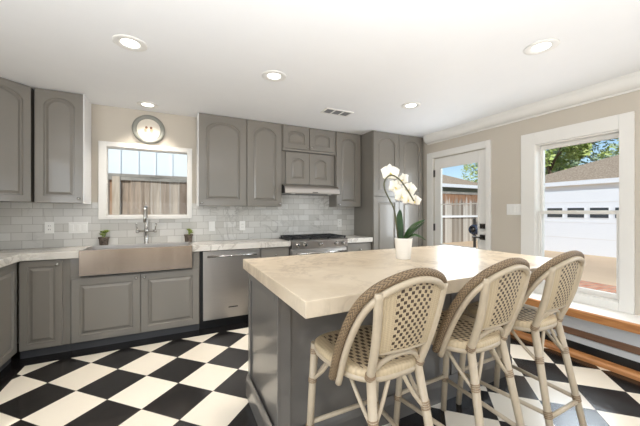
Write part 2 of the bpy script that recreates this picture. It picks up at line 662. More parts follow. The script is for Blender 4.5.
        for gi, g in enumerate(G):
            for i in range(nu):
                for j in range(nv):
                    q = [(i, j), (i + 1, j), (i + 1, j + 1), (i, j + 1)]
                    if gi:
                        q = q[::-1]
                    f = self.bm.faces.new([g[a][b] for a, b in q])
                    f.smooth = smooth
                    for lp, (a, b) in zip(f.loops, q):
                        lp[self.uv].uv = (a / nu, b / nv)
        if thick:
            edge = [(i, 0) for i in range(nu)] + [(nu, j) for j in range(nv)] + \
                   [(i, nv) for i in range(nu, 0, -1)] + [(0, j) for j in range(nv, 0, -1)]
            for k in range(len(edge)):
                a, b = edge[k], edge[(k + 1) % len(edge)]
                f = self.bm.faces.new((G[0][b[0]][b[1]], G[0][a[0]][a[1]], G[1][a[0]][a[1]], G[1][b[0]][b[1]]))
                for lp, (p, q) in zip(f.loops, (b, a, a, b)):
                    lp[self.uv].uv = (p / nu, q / nv)
        return self


def base_of(o):
    v = Vector((0, 0, 0))
    while o is not None:
        v += o.location
        o = o.parent
    return v


def obj(name, mb, mat, parent=None, bevel=0.0, at=None):
    """link a collected mesh as ONE object; coordinates were given in the world (or in the thing's own frame at the origin)"""
    off = base_of(parent) if parent is not None else Vector(at or (0, 0, 0))
    bmesh.ops.translate(mb.bm, verts=mb.bm.verts, vec=-off)
    bmesh.ops.recalc_face_normals(mb.bm, faces=mb.bm.faces)
    me = bpy.data.meshes.new(name)
    mb.bm.to_mesh(me)
    mb.bm.free()
    o = bpy.data.objects.new(name, me)
    COL.objects.link(o)
    me.materials.append(M[mat] if isinstance(mat, str) else mat)
    if parent is not None:
        o.parent = parent
    elif at:
        o.location = at
    if bevel:
        md = o.modifiers.new('bevel', 'BEVEL')
        md.width = bevel
        md.segments = 2
        md.limit_method = 'ANGLE'
    return o


def tag(o, label, cat, group=None, kind=None):
    o['label'] = label
    o['category'] = cat
    if group:
        o['group'] = group
    if kind:
        o['kind'] = kind
    return o


def thing(name, label, cat, loc=(0, 0, 0), group=None):
    o = bpy.data.objects.new(name, None)
    o.empty_display_size = 0.1
    COL.objects.link(o)
    o.location = loc
    return tag(o, label, cat, group)


def struct(name, mb, mat, parent=None, label=None, cat=None):
    o = obj(name, mb, mat, parent)
    if parent is None:
        o['kind'] = 'structure'
        tag(o, label, cat, None, 'structure')
    return o


def struct_root(name, label, cat, loc):
    o = thing(name, label, cat, loc)
    o['kind'] = 'structure'
    return o


def copy_tree(o, parent=None):
    c = o.copy()
    COL.objects.link(c)
    c.parent = parent
    for ch in list(o.children):
        copy_tree(ch, c)
    return c


class Face:
    """a frame on a cabinet front: u along the width, w up, d outwards"""
    def __init__(self, O, A, N):
        self.O, self.A, self.N = Vector(O), Vector(A).normalized(), Vector(N).normalized()

    def p(self, u, w_, d):
        return self.O + self.A * u + Vector((0, 0, w_)) + self.N * d


def panel_door(name, F, u0, u1, w0, w1, mat, parent, arch=0.0, rail=0.06, th=0.02):
    """raised-panel door, with an arched panel top when arch > 0; its back lies on the frame's plane"""
    K = 14

    def outline(i, d, a):
        L, Rr, B, T = u0 + i, u1 - i, w0 + i, w1 - i
        pts = [F.p(L, B, d), F.p(Rr, B, d)]
        for k in range(K + 1):
            s = 1 - 2 * k / K
            uu = (L + Rr) / 2 + s * (Rr - L) / 2
            zz = T - a + a * max(0.0, 1 - s * s) ** 0.7 if a else T
            if a and abs(s) == 1:
                zz = T - a
            pts.append(F.p(uu, zz, d))
        return pts
    mb = MB()
    mb.loops([outline(0, 0, 0), outline(0, th - 0.003, 0), outline(0.003, th, 0),
              outline(rail, th, arch), outline(rail + 0.005, th - 0.012, arch), outline(rail + 0.015, th - 0.012, arch),
              outline(rail + 0.036, th - 0.001, arch * 0.92)], cap_first=True, cap_last=True)
    return obj(name, mb, mat, parent)


def slab_front(name, F, u0, u1, w0, w1, mat, parent, th=0.02):
    mb = MB()

    def rect(i, d):
        return [F.p(u0 + i, w0 + i, d), F.p(u1 - i, w0 + i, d), F.p(u1 - i, w1 - i, d), F.p(u0 + i, w1 - i, d)]
    mb.loops([rect(0, 0), rect(0, th - 0.006), rect(0.008, th)], cap_first=True)
    return obj(name, mb, mat, parent)


def knob(F, u, w_, parent, d=0.02):
    mb = MB()
    mb.tube([F.p(u, w_, d - 0.001), F.p(u, w_, d + 0.014)], 0.005, 8)
    mb.ball(F.p(u, w_, d + 0.022), 0.013)
    return obj('knob', mb, 'chrome', parent)


# ================================================================== SETTING
WT = 0.15
struct('floor', MB().box(LEFT - WT, RIGHT + WT, REAR - WT, BACK + WT, -0.12, 0.0), 'floor', None,
       'glossy black and white checkerboard tile floor laid on the diagonal', 'floor')
struct('ceiling', MB().box(LEFT - 0.45, RIGHT + 0.45, REAR - 1.2, BACK + 0.45, CEIL, CEIL + 0.14), 'ceiling', None,
       'flat white painted ceiling with recessed lights', 'ceiling')
# back wall with the sink window opening
SWX0, SWX1, SWZ0, SWZ1 = -0.63, 0.165, 1.195, 1.945
mb = MB()
mb.box(LEFT - WT, SWX0, BACK, BACK + WT, 0, CEIL)
mb.box(SWX1, RIGHT + WT, BACK, BACK + WT, 0, CEIL)
mb.box(SWX0, SWX1, BACK, BACK + WT, 0, SWZ0)
mb.box(SWX0, SWX1, BACK, BACK + WT, SWZ1, CEIL)
struct('wall_back', mb, 'wall', None, 'beige painted wall behind the sink and range', 'wall')
mb = MB()
ST = 1.345
mb.box(LEFT, -0.688, BACK - 0.012, BACK, CT, ST)
mb.box(-0.688, 0.204, BACK - 0.012, BACK, CT, 1.175)
mb.box(0.204, 2.45, BACK - 0.012, BACK, CT, ST)
mb.box(1.24, 2.03, BACK - 0.012, BACK, ST, 1.60)
struct('trim_1', mb, 'splash', None, 'grey white marble subway tile backsplash above the counter', 'backsplash')
# right wall with door and window openings
DY0, DY1, DZ1 = 2.325, 3.125, 2.012
WY0, WY1, WZ0, WZ1 = 1.115, 1.785, 0.47, 1.955
mb = MB()
for y0, y1, z0, z1 in ((REAR - WT, -1.7, 0, CEIL), (-1.7, 0.3, 0, 0.47), (-1.7, 0.3, WZ1, CEIL), (0.3, WY0, 0, CEIL), (WY0, WY1, 0, WZ0), (WY0, WY1, WZ1, CEIL), (WY1, DY0, 0, CEIL),
                       (DY0, DY1, DZ1, CEIL), (DY1, BACK, 0, CEIL)):
    mb.box(RIGHT, RIGHT + WT, y0, y1, z0, z1)
struct('wall_right', mb, 'wall', None, 'beige painted wall with the glazed door and window', 'wall')
mb = MB()
mb.box(LEFT - WT, LEFT, 0.9, BACK, 0, CEIL)
mb.box(LEFT - WT, LEFT, REAR - WT, -1.3, 0, CEIL)
mb.box(LEFT - WT, LEFT, -1.3, 0.9, 2.12, CEIL)
struct('wall_left', mb, 'wall', None,
       'beige painted wall behind the left run of cabinets', 'wall')
mb = MB()
mb.box(LEFT - WT, -1.4, REAR - WT, REAR, 0, CEIL)
mb.box(2.8, RIGHT, REAR - WT, REAR, 0, CEIL)
mb.box(-1.4, 2.8, REAR - WT, REAR, 2.25, CEIL)  # unseen rear wall; its opening is added to let daylight in
struct('wall_rear', mb, 'wall', None, 'beige wall facing the sink wall, with a wide opening added for light', 'wall')
# crown moulding on the right wall: a cove
pr = []
H, D_ = 0.123, 0.10
pts = [(RIGHT, CEIL), (RIGHT - D_, CEIL), (RIGHT - D_, CEIL - 0.016)]
for k in range(9):
    a = PI / 2 * k / 8
    pts.append((RIGHT - D_ + 0.006 + (D_ - 0.022) * (1 - math.cos(a)) , CEIL - 0.016 - (H - 0.032) * math.sin(a)))
pts += [(RIGHT - 0.014, CEIL - H), (RIGHT, CEIL - H)]
struct('trim_2', MB().prism(pts, 'y', REAR, 3.24), 'trim', None, 'white cove crown moulding along the right wall', 'moulding')


def casing(mb, x0, x1, y0, y1, yo0, yo1, z0, zi, zo):
    pass


# ---- window_1 : over the sink
win = struct_root('window_1', 'white framed window over the sink looking onto a wooden fence', 'window', (-0.23, BACK, 1.17))
mb = MB()
mb.box(-0.688, SWX0 + 0.012, BACK - 0.022, BACK, 1.168, 1.983)
mb.box(SWX1 - 0.012, 0.204, BACK - 0.022, BACK, 1.168, 1.983)
mb.box(SWX0 + 0.012, SWX1 - 0.012, BACK - 0.022, BACK, 1.932, 1.983)
mb.box(SWX0 + 0.012, SWX1 - 0.012, BACK - 0.03, BACK, 1.168, 1.205)
obj('casing', mb, 'trim', win, 0.003)
mb = MB()
for a in ((SWX0, SWX0 + 0.012, SWZ0, SWZ1), (SWX1 - 0.012, SWX1, SWZ0, SWZ1), (SWX0 + 0.012, SWX1 - 0.012, SWZ0, SWZ0 + 0.02), (SWX0 + 0.012, SWX1 - 0.012, SWZ1 - 0.02, SWZ1)):
    mb.box(a[0], a[1], BACK + 0.03, BACK + 0.075, a[2], a[3])
obj('window_frame', mb, 'trim', win)
obj('pane', MB().box(SWX0 + 0.012, SWX1 - 0.012, BACK + 0.05, BACK + 0.055, SWZ0 + 0.02, SWZ1 - 0.02), 'glass', win)

# ---- window_2 : right wall, double hung
win = struct_root('window_2', 'tall white double hung window on the right wall facing the garage', 'window', (RIGHT, 1.45, 0.405))
mb = MB()
mb.box(RIGHT - 0.024, RIGHT, WY1 - 0.01, 1.914, 0.405, 2.072)
mb.box(RIGHT - 0.024, RIGHT, 1.033, WY0 + 0.01, 0.405, 2.072)
mb.box(RIGHT - 0.024, RIGHT, WY0 + 0.01, WY1 - 0.01, WZ1 - 0.01, 2.072)
mb.box(RIGHT - 0.024, RIGHT, WY0 + 0.01, WY1 - 0.01, 0.405, WZ0 + 0.01)
obj('casing', mb, 'trim', win, 0.004)
mb = MB()
for a in ((WY0, WY0 + 0.014, WZ0, WZ1), (WY1 - 0.014, WY1, WZ0, WZ1), (WY0 + 0.014, WY1 - 0.014, WZ1 - 0.022, WZ1), (WY0 + 0.014, WY1 - 0.014, WZ0, WZ0 + 0.022)):
    mb.box(RIGHT - 0.005, RIGHT + WT, a[0], a[1], a[2], a[3])
obj('window_frame', mb, 'trim', win)


def sash(x, y0, y1, z0, z1, st, bot, top, nm):
    mb = MB()
    mb.box(x, x + 0.04, y0, y0 + st, z0, z1)
    mb.box(x, x + 0.04, y1 - st, y1, z0, z1)
    mb.box(x, x + 0.04, y0 + st, y1 - st, z0, z0 + bot)
    mb.box(x, x + 0.04, y0 + st, y1 - st, z1 - top, z1)
    s = obj(nm, mb, 'trim', win, 0.003)
    obj('pane', MB().box(x + 0.018, x + 0.023, y0 + st, y1 - st, z0 + bot, z1 - top), 'glass', s)
    return s


sash(RIGHT + 0.075, WY0 + 0.014, WY1 - 0.014, 1.225, WZ1 - 0.022, 0.024, 0.035, 0.036, 'upper_sash')
sl = sash(RIGHT + 0.03, WY0 + 0.014, WY1 - 0.014, WZ0 + 0.022, 1.26, 0.03, 0.042, 0.035, 'lower_sash')
mb = MB()
mb.box(RIGHT + 0.008, RIGHT + 0.03, 1.43, 1.48, 1.248, 1.262)
obj('sash_lock', mb, 'trim', sl)

# ---- window_3 : unseen, added beside the camera to let in light from the right
win = struct_root('window_3', 'unseen white framed window added to the right wall for light', 'window', (RIGHT, -0.7, 0.405))
mb = MB()
for a in ((-1.8, -1.69, 0.405, 2.072), (0.29, 0.4, 0.405, 2.072), (-1.69, 0.29, 1.945, 2.072), (-1.69, 0.29, 0.405, 0.48)):
    mb.box(RIGHT - 0.024, RIGHT, *a)
obj('casing', mb, 'trim', win)

# ---- door_1 : glazed door on the right wall
dr = struct_root('door_1', 'white glazed door to the yard with a blue sky and fence beyond', 'door', (RIGHT, 2.725, 0))
mb = MB()
mb.box(RIGHT - 0.024, RIGHT, DY1 + 0.006, 3.24, 0, 2.104)
mb.box(RIGHT - 0.024, RIGHT, 2.259, DY0 - 0.006, 0, 2.104)
mb.box(RIGHT - 0.024, RIGHT, DY0 - 0.006, DY1 + 0.006, DZ1 + 0.006, 2.104)
obj('casing', mb, 'trim', dr, 0.004)
GY0, GY1, GZ0, GZ1 = 2.424, 3.016, 0.785, 1.872
mb = MB()
X0, X1 = RIGHT + 0.004, RIGHT + 0.046
mb.box(X0, X1, DY0 + 0.003, GY0, 0.008, DZ1 - 0.003)
mb.box(X0, X1, GY1, DY1 - 0.003, 0.008, DZ1 - 0.003)
mb.box(X0, X1, GY0, GY1, GZ1, DZ1 - 0.003)
mb.box(X0, X1, GY0, GY1, 0.008, GZ0)
leaf = obj('door_leaf', mb, 'trim', dr, 0.003)
mb = MB()
for a in ((GY0 - 0.012, GY0 + 0.012, GZ0 - 0.012, GZ1 + 0.012), (GY1 - 0.012, GY1 + 0.012, GZ0 - 0.012, GZ1 + 0.012),
          (GY0 + 0.012, GY1 - 0.012, GZ0 - 0.012, GZ0 + 0.012), (GY0 + 0.012, GY1 - 0.012, GZ1 - 0.012, GZ1 + 0.012)):
    mb.box(X0 - 0.006, X0 + 0.006, *a)
mb.box(X0 + 0.004, X0 + 0.02, GY0 + 0.012, GY1 - 0.012, 1.345, 1.357)
obj('glazing_bead', mb, 'trim', leaf)
obj('pane', MB().box(X0 + 0.02, X0 + 0.026, GY0, GY1, GZ0, GZ1), 'glass', leaf)
for hz in (1.797, 1.024, 0.22):
    obj('hinge', MB().box(RIGHT - 0.012, RIGHT + 0.004, 3.108, 3.128, hz - 0.05, hz + 0.05), 'dark_metal', dr)
mb = MB()
mb.box(RIGHT - 0.012, RIGHT + 0.004, 2.34, 2.40, 1.04, 1.10)
mb.lathe([(0.018, 0), (0.016, 0.014)], (RIGHT - 0.012, 2.37, 1.07), 14, 'x')
mb.box(RIGHT - 0.042, RIGHT - 0.026, 2.364, 2.376, 1.052, 1.088)
obj('deadbolt', mb, 'dark_metal', leaf)
mb = MB()
mb.box(RIGHT - 0.012, RIGHT + 0.004, 2.34, 2.40, 0.905, 0.965)
mb.lathe([(0.011, 0), (0.011, 0.045)], (RIGHT - 0.012, 2.37, 0.935), 12, 'x')
mb.box(RIGHT - 0.065, RIGHT - 0.05, 2.36, 2.47, 0.927, 0.943)
obj('door_handle', mb, 'dark_metal', leaf)

# ---- low ledge under the window
lg = struct_root('trim_3', 'low white ledge with oak nosing under the right window', 'ledge', (3.25, 0.6, 0))
LY0, LY1 = REAR + 0.01, 2.12
obj('ledge_top', MB().box(3.135, RIGHT, LY0, LY1, 0.385, 0.405), 'ledge', lg, 0.003)
mb = MB()
mb.prism([(3.11, 0.335), (3.11, 0.395), (3.12, 0.404), (3.135, 0.404), (3.135, 0.335)], 'y', LY0, LY1)
obj('nosing', mb, 'oak', lg)
obj('riser', MB().box(3.15, RIGHT, LY0, LY1, 0.0, 0.385), 'riser', lg)
obj('wood_strip', MB().box(3.135, 3.15, LY0, LY1, 0.172, 0.226), 'walnut', lg)
obj('grey_strip', MB().box(3.14, 3.15, LY0, LY1, 0.115, 0.166), 'riser', lg)
obj('black_strip', MB().box(3.143, 3.15, LY0, LY1, 0.0, 0.115), 'black', lg)
mb = MB()
mb.prism([(3.075, 0.0), (3.08, 0.022), (3.095, 0.038), (3.115, 0.044), (3.143, 0.046), (3.143, 0.0)], 'y', LY0, LY1)
obj('shoe_moulding', mb, 'oak', lg)


# ================================================================== CABINETS
YF = 3.335          # face of base doors
def base_cab(name, label, x0, x1, z0=0.0):
    t = thing(name, label, 'cabinet', ((x0 + x1) / 2, 3.6, 0))
    obj('cabinet_box', MB().box(x0, x1, YF + 0.02, BACK - 0.014, 0.075, CT - CTH), 'cabinet', t)
    obj('toe_kick', MB().box(x0, x1, YF + 0.045, BACK - 0.02, 0.0, 0.075), 'toe', t)
    return t


Fb = Face((0, YF + 0.02, 0), (1, 0, 0), (0, -1, 0))
t = base_cab('base_cabinet', 'narrow grey base cabinet in the corner left of the sink', -1.155, -0.8125)
panel_door('door', Fb, -1.148, -0.866, 0.078, 0.828, 'cabinet', t, 0, 0.05)
knob(Fb, -0.895, 0.79, t)
# sink base: lower box because the apron sink hangs in front
t = thing('sink_cabinet', 'grey double door cabinet under the apron sink', 'cabinet', (-0.28, 3.6, 0))
mb = MB()
mb.box(-0.811, 0.252, YF + 0.02, BACK - 0.014, 0.075, 0.655)
mb.box(-0.811, -0.748, YF + 0.02, BACK - 0.014, 0.655, CT - CTH)
mb.box(0.186, 0.252, YF + 0.02, BACK - 0.014, 0.655, CT - CTH)
obj('cabinet_box', mb, 'cabinet', t)
obj('toe_kick', MB().box(-0.811, 0.252, YF + 0.045, BACK - 0.02, 0.0, 0.075), 'toe', t)
panel_door('door', Fb, -0.806, -0.279, 0.078, 0.65, 'cabinet', t, 0, 0.06)
panel_door('door', Fb, -0.275, 0.247, 0.078, 0.65, 'cabinet', t, 0, 0.06)
knob(Fb, -0.31, 0.615, t)
knob(Fb, -0.243, 0.615, t)
# drawer base between dishwasher and range
t = base_cab('drawer_cabinet', 'grey drawer base cabinet between dishwasher and range', 0.90, 1.250)
slab_front('drawer', Fb, 0.905, 1.245, 0.665, 0.828, 'cabinet', t)
panel_door('door', Fb, 0.905, 1.245, 0.078, 0.655, 'cabinet', t, 0, 0.06)
knob(Fb, 1.075, 0.745, t)
knob(Fb, 0.94, 0.62, t)
t = base_cab('drawer_cabinet', 'grey drawer base cabinet between range and tall pantry', 2.05, 2.445)
slab_front('drawer', Fb, 2.056, 2.44, 0.665, 0.828, 'cabinet', t)
panel_door('door', Fb, 2.056, 2.44, 0.078, 0.655, 'cabinet', t, 0, 0.06)
knob(Fb, 2.25, 0.745, t)
knob(Fb, 2.09, 0.62, t)
# left run
XF = -1.158
t = thing('base_cabinet', 'grey base cabinet facing the room on the far left, beside the corner', 'cabinet', (-1.4, 2.6, 0))
obj('cabinet_box', MB().box(LEFT + 0.002, XF - 0.02, 1.9, YF + 0.02, 0.075, CT - CTH), 'cabinet', t)
obj('toe_kick', MB().box(LEFT + 0.002, XF - 0.045, 1.9, YF + 0.02, 0.0, 0.075), 'toe', t)
Fl = Face((XF - 0.02, 0, 0), (0, 1, 0), (1, 0, 0))
panel_door('door', Fl, 2.64, YF - 0.004, 0.078, 0.828, 'cabinet', t, 0, 0.06)
panel_door('door', Fl, 1.92, 2.63, 0.078, 0.828, 'cabinet', t, 0, 0.06)
knob(Fl, 2.68, 0.79, t)

# ---- upper cabinets
UF = 3.50
t = thing('corner_cabinet', 'grey diagonal corner wall cabinet at the left photo edge', 'cabinet', (-1.4, 3.5, 1.33))
cx, cy = -1.118, 3.50
dl = 0.46
ex, ey = cx - dl * math.sqrt(0.5), cy - dl * math.sqrt(0.5)
nx, ny = math.sqrt(0.5), -math.sqrt(0.5)
pts = [(cx - nx * 0.02, cy - ny * 0.02), (cx - nx * 0.02, BACK - 0.002), (LEFT + 0.002, BACK - 0.002), (LEFT + 0.002, ey - ny * 0.02), (ex - nx * 0.02, ey - ny * 0.02)]
obj('cabinet_box', MB().prism(pts, 'z', 1.335, CEIL - 0.001), 'cabinet', t)
Fd = Face((ex - nx * 0.02, ey - ny * 0.02, 0), (cx - ex, cy - ey, 0), (nx, ny, 0))
panel_door('door', Fd, 0.006, dl - 0.006, 1.335, CEIL - 0.006, 'cabinet', t, 0.07, 0.056)


def wall_cab(name, label, x0, x1, z0, front, z1=CEIL - 0.001):
    t = thing(name, label, 'cabinet', ((x0 + x1) / 2, BACK - 0.1, z0))
    obj('cabinet_box', MB().box(x0, x1, front + 0.02, BACK - 0.002 if z0 >= ST else BACK - 0.013, z0, z1), 'cabinet', t)
    return t, Face((0, front + 0.02, 0), (1, 0, 0), (0, -1, 0))


t, Fu = wall_cab('wall_cabinet', 'grey arched door wall cabinet with white side left of the sink window', -1.106, -0.757, 1.33, UF)
panel_door('door', Fu, -1.103, -0.757, 1.33, CEIL - 0.006, 'cabinet', t, 0.07, 0.062)
obj('side_panel', MB().box(-0.757, -0.747, UF + 0.006, BACK - 0.013, 1.325, CEIL - 0.001), 'cab_white', t)['label'] = 'white side panel'
knob(Fu, -0.785, 1.37, t)

MF = 3.57
t, Fm = wall_cab('wall_cabinet', 'wide grey arched door wall cabinet right of the sink window', 0.262, 0.794, 1.315, MF)
panel_door('door', Fm, 0.262, 0.792, 1.315, CEIL - 0.006, 'cabinet', t, 0.09, 0.075)
obj('side_panel', MB().box(0.252, 0.262, MF + 0.006, BACK - 0.013, 1.31, CEIL - 0.001), 'cab_white', t)['label'] = 'white side panel'
knob(Fm, 0.292, 1.345, t)
t, Fm = wall_cab('wall_cabinet', 'grey arched door wall cabinet just left of the range hood', 0.797, 1.238, 1.315, MF)
panel_door('door', Fm, 0.800, 1.232, 1.315, CEIL - 0.006, 'cabinet', t, 0.09, 0.07)
knob(Fm, 1.205, 1.345, t)
t, Fm = wall_cab('wall_cabinet', 'small high double door cabinet against the ceiling over the hood', 1.241, 2.018, 2.055, MF)
panel_door('door', Fm, 1.252, 1.612, 2.058, CEIL - 0.012, 'cabinet', t, 0.042, 0.062)
panel_door('door', Fm, 1.622, 1.985, 2.058, CEIL - 0.012, 'cabinet', t, 0.042, 0.062)
knob(Fm, 1.585, 2.09, t)
knob(Fm, 1.645, 2.09, t)
t, Fm = wall_cab('wall_cabinet', 'small double door cabinet directly above the steel range hood', 1.241, 2.018, 1.60, MF + 0.03, 2.053)
obj('ledge', MB().box(1.243, 2.014, MF, MF + 0.05, 2.028, 2.052), 'cabinet', t)
panel_door('door', Fm, 1.298, 1.625, 1.603, 2.018, 'cabinet', t, 0.05, 0.072, 0.026)
panel_door('door', Fm, 1.629, 1.955, 1.603, 2.018, 'cabinet', t, 0.05, 0.072, 0.026)
t, Fm = wall_cab('wall_cabinet', 'tall narrow grey wall cabinet between hood and pantry', 2.022, 2.444, 1.315, MF)
panel_door('door', Fm, 2.030, 2.42, 1.315, CEIL - 0.006, 'cabinet', t, 0.08, 0.07)
knob(Fm, 2.065, 1.345, t)
# ---- pantry
PF = 3.30
t = thing('pantry_cabinet', 'tall grey four door pantry cabinet beside the glazed door', 'cabinet', (2.9, 3.55, 0))
obj('cabinet_box', MB().box(2.452, 3.372, PF + 0.02, BACK - 0.002, 0.075, CEIL - 0.001), 'cabinet', t)
obj('toe_kick', MB().box(2.452, 3.372, PF + 0.06, BACK - 0.01, 0.0, 0.075), 'toe', t)
Fp = Face((0, PF + 0.02, 0), (1, 0, 0), (0, -1, 0))
for a, b in ((2.456, 2.899), (2.905, 3.356)):
    panel_door('door', Fp, a, b, 1.462, CEIL - 0.006, 'cabinet', t, 0.085, 0.07)
    panel_door('door', Fp, a, b, 0.078, 1.452, 'cabinet', t, 0, 0.07)
for u in (2.872, 2.932):
    knob(Fp, u, 1.50, t)
    knob(Fp, u, 1.40, t)

# ---- worktops
CF = 3.31
mb = MB()
mb.prism([(LEFT + 0.001, 1.88), (-1.13, 1.88), (-1.13, CF), (-0.741, CF), (-0.741, 3.70), (0.179, 3.70), (0.179, CF), (1.256, CF), (1.256, BACK - 0.0125), (LEFT + 0.001, BACK - 0.0125)], 'z', CT - CTH, CT)
tag(obj('worktop', mb, 'marble', None, 0.003, (0.0, 3.55, CT - CTH)), 'long pale marble worktop running from the left corner past the sink to the range', 'countertop')
mb = MB().box(2.045, 2.448, CF, BACK - 0.0125, CT - CTH, CT)
tag(obj('worktop', mb, 'marble', None, 0.003, (2.25, 3.55, CT - CTH)), 'short pale marble worktop between the range and the pantry', 'countertop')

# ---- apron sink
t = thing('apron_sink', 'stainless steel apron front sink under the window', 'sink', (-0.281, 3.48, 0.66))
sx0, sx1, sy0, sy1, sz0, sz1 = -0.740, 0.178, 3.296, 3.698, 0.675, 0.905
mb = MB()
def rr(i, z, yb=0.0):
    return [(sx0 + i, sy0 + i, z), (sx1 - i, sy0 + i, z), (sx1 - i, sy1 - i - yb, z), (sx0 + i, sy1 - i - yb, z)]
mb.loops([rr(0.0, sz0 + 0.0), rr(0.0, sz1), rr(0.018, sz1), rr(0.022, sz0 + 0.03), ], cap_first=True, cap_last=True)
obj('basin', mb, 'steel', t)
mb = MB()
mb.box(sx0 - 0.002, sx1 + 0.002, sy0 - 0.006, sy0, 0.677, sz1)
obj('apron', mb, 'steel_v', t, 0.004)
obj('drain', MB().lathe([(0.045, 0), (0.04, 0.006), (0.02, 0.004)], (-0.28, 3.5, sz0 + 0.03), 20), 'chrome', t)

# ---- bridge faucet
t = thing('bridge_faucet', 'polished nickel bridge faucet with two levers behind the sink', 'faucet', (-0.255, 3.735, CT))
fy = 3.735
obj('body', MB().lathe([(0.026, 0), (0.026, 0.006), (0.020, 0.016), (0.018, 0.12), (0.021, 0.128), (0.021, 0.155), (0.017, 0.165)], (-0.255, fy, CT), 16), 'chrome', t)
obj('bridge', MB().tube([(-0.338, fy, CT + 0.14), (-0.172, fy, CT + 0.14)], 0.010, 12), 'chrome', t)
for sg in (-1, 1):
    x = -0.255 + sg * 0.085
    v = obj('valve', MB().lathe([(0.010, -0.012), (0.015, -0.006), (0.015, 0.016), (0.009, 0.022)], (x, fy, CT + 0.135), 14), 'chrome', t)
    obj('lever', MB().tube([(x, fy, CT + 0.155), (x + sg * 0.004, fy - 0.004, CT + 0.19), (x + sg * 0.008, fy - 0.006, CT + 0.225)], [0.006, 0.007, 0.008], 8), 'chrome', v)
path = [(-0.255, fy, CT + 0.0), (-0.255, fy, CT + 0.20)]
for k in range(9):
    a = PI * k / 8
    path.append((-0.255, fy - 0.09 + 0.09 * math.cos(a), CT + 0.29 + 0.11 * math.sin(a)))
path.append((-0.255, fy - 0.18, CT + 0.24))
obj('spout', MB().tube(path, [0.019, 0.017] + [0.0155] * 9 + [0.016], 12), 'chrome', t)

# ---- dishwasher
t = thing('dishwasher', 'stainless steel dishwasher with a bar handle right of the sink', 'dishwasher', (0.588, 3.55, 0))
obj('tub', MB().box(0.258, 0.896, YF + 0.03, BACK - 0.02, 0.10, CT - CTH), 'black', t)
obj('kick_plate', MB().box(0.258, 0.896, YF + 0.05, BACK - 0.03, 0.0, 0.10), 'black', t)
d = obj('door', MB().box(0.288, 0.888, YF, YF + 0.03, 0.098, 0.828), 'steel', t, 0.004)
mb = MB().tube([(0.325, YF - 0.035, 0.775), (0.845, YF - 0.035, 0.775)], 0.011, 12)
mb.tube([(0.345, YF, 0.775), (0.345, YF - 0.035, 0.775)], 0.008, 8)
mb.tube([(0.825, YF, 0.775), (0.825, YF - 0.035, 0.775)], 0.008, 8)
obj('handle', mb, 'chrome', d)
obj('badge', MB().box(0.545, 0.645, YF - 0.002, YF, 0.205, 0.217), 'slot', d)

# ---- range
t = thing('range', 'stainless steel gas range with black grates and five knobs', 'stove', (1.65, 3.5, 0))
RX0, RX1 = 1.266, 2.036
obj('range_body', MB().box(RX0, RX1, 3.345, BACK - 0.014, 0.06, 0.80), 'steel', t)
obj('feet', MB().box(RX0 + 0.03, RX1 - 0.03, 3.38, BACK - 0.05, 0.0, 0.06), 'black', t)
mb = MB()
mb.prism([(3.30, 0.80), (3.285, 0.895), (3.32, 0.905), (3.40, 0.905), (3.40, 0.80)], 'x', RX0, RX1)
obj('control_panel', mb, 'steel', t, 0.003)
ck = obj('cooktop', MB().box(RX0, RX1, 3.40, BACK - 0.014, 0.80, 0.905), 'iron', t)
for i in range(3):
    gx0 = RX0 + 0.012 + i * 0.25
    gx1 = gx0 + 0.246
    mb = MB()
    for xx in (gx0, gx1 - 0.012):
        mb.box(xx, xx + 0.012, 3.325, 3.75, 0.922, 0.937)
    for k in range(5):
        yy = 3.325 + k * 0.103
        mb.box(gx0, gx1, yy, yy + 0.012, 0.922, 0.937)
    mb.box((gx0 + gx1) / 2 - 0.006, (gx0 + gx1) / 2 + 0.006, 3.325, 3.75, 0.922, 0.937)
    for xx in (gx0, gx1 - 0.012):
        for yy in (3.337, 3.73):
            mb.box(xx, xx + 0.012, yy, yy + 0.012, 0.905, 0.922)
    obj('grate', mb, 'iron', ck)
for bx_ in (RX0 + 0.13, RX0 + 0.385, RX0 + 0.64):
    for by_ in (3.47, 3.65):
        obj('burner', MB().lathe([(0.045, 0), (0.045, 0.008), (0.03, 0.012), (0.028, 0.016)], (bx_, by_, 0.905), 16), 'iron', ck)
for kx in (1.335, 1.43, 1.64, 1.86, 1.965):
    mb = MB().lathe([(0.027, 0), (0.027, 0.006), (0.021, 0.01), (0.019, 0.035), (0.014, 0.04)], (kx, 3.293, 0.85), 18, 'y')
    obj('knob', mb, 'chrome', t)
od = obj('oven_door', MB().box(RX0 + 0.006, RX1 - 0.006, 3.31, 3.345, 0.20, 0.788), 'steel', t, 0.004)
obj('oven_window', MB().box(RX0 + 0.13, RX1 - 0.13, 3.306, 3.31, 0.33, 0.62), 'oven_glass', od)
mb = MB().tube([(RX0 + 0.04, 3.262, 0.745), (RX1 - 0.04, 3.262, 0.745)], 0.012, 12)
for xx in (RX0 + 0.07, RX1 - 0.07):
    mb.tube([(xx, 3.262, 0.745), (xx, 3.312, 0.745)], 0.009, 8)
obj('handle', mb, 'chrome', od)
obj('warming_drawer', MB().box(RX0 + 0.006, RX1 - 0.006, 3.31, 3.345, 0.065, 0.19), 'steel', t, 0.004)

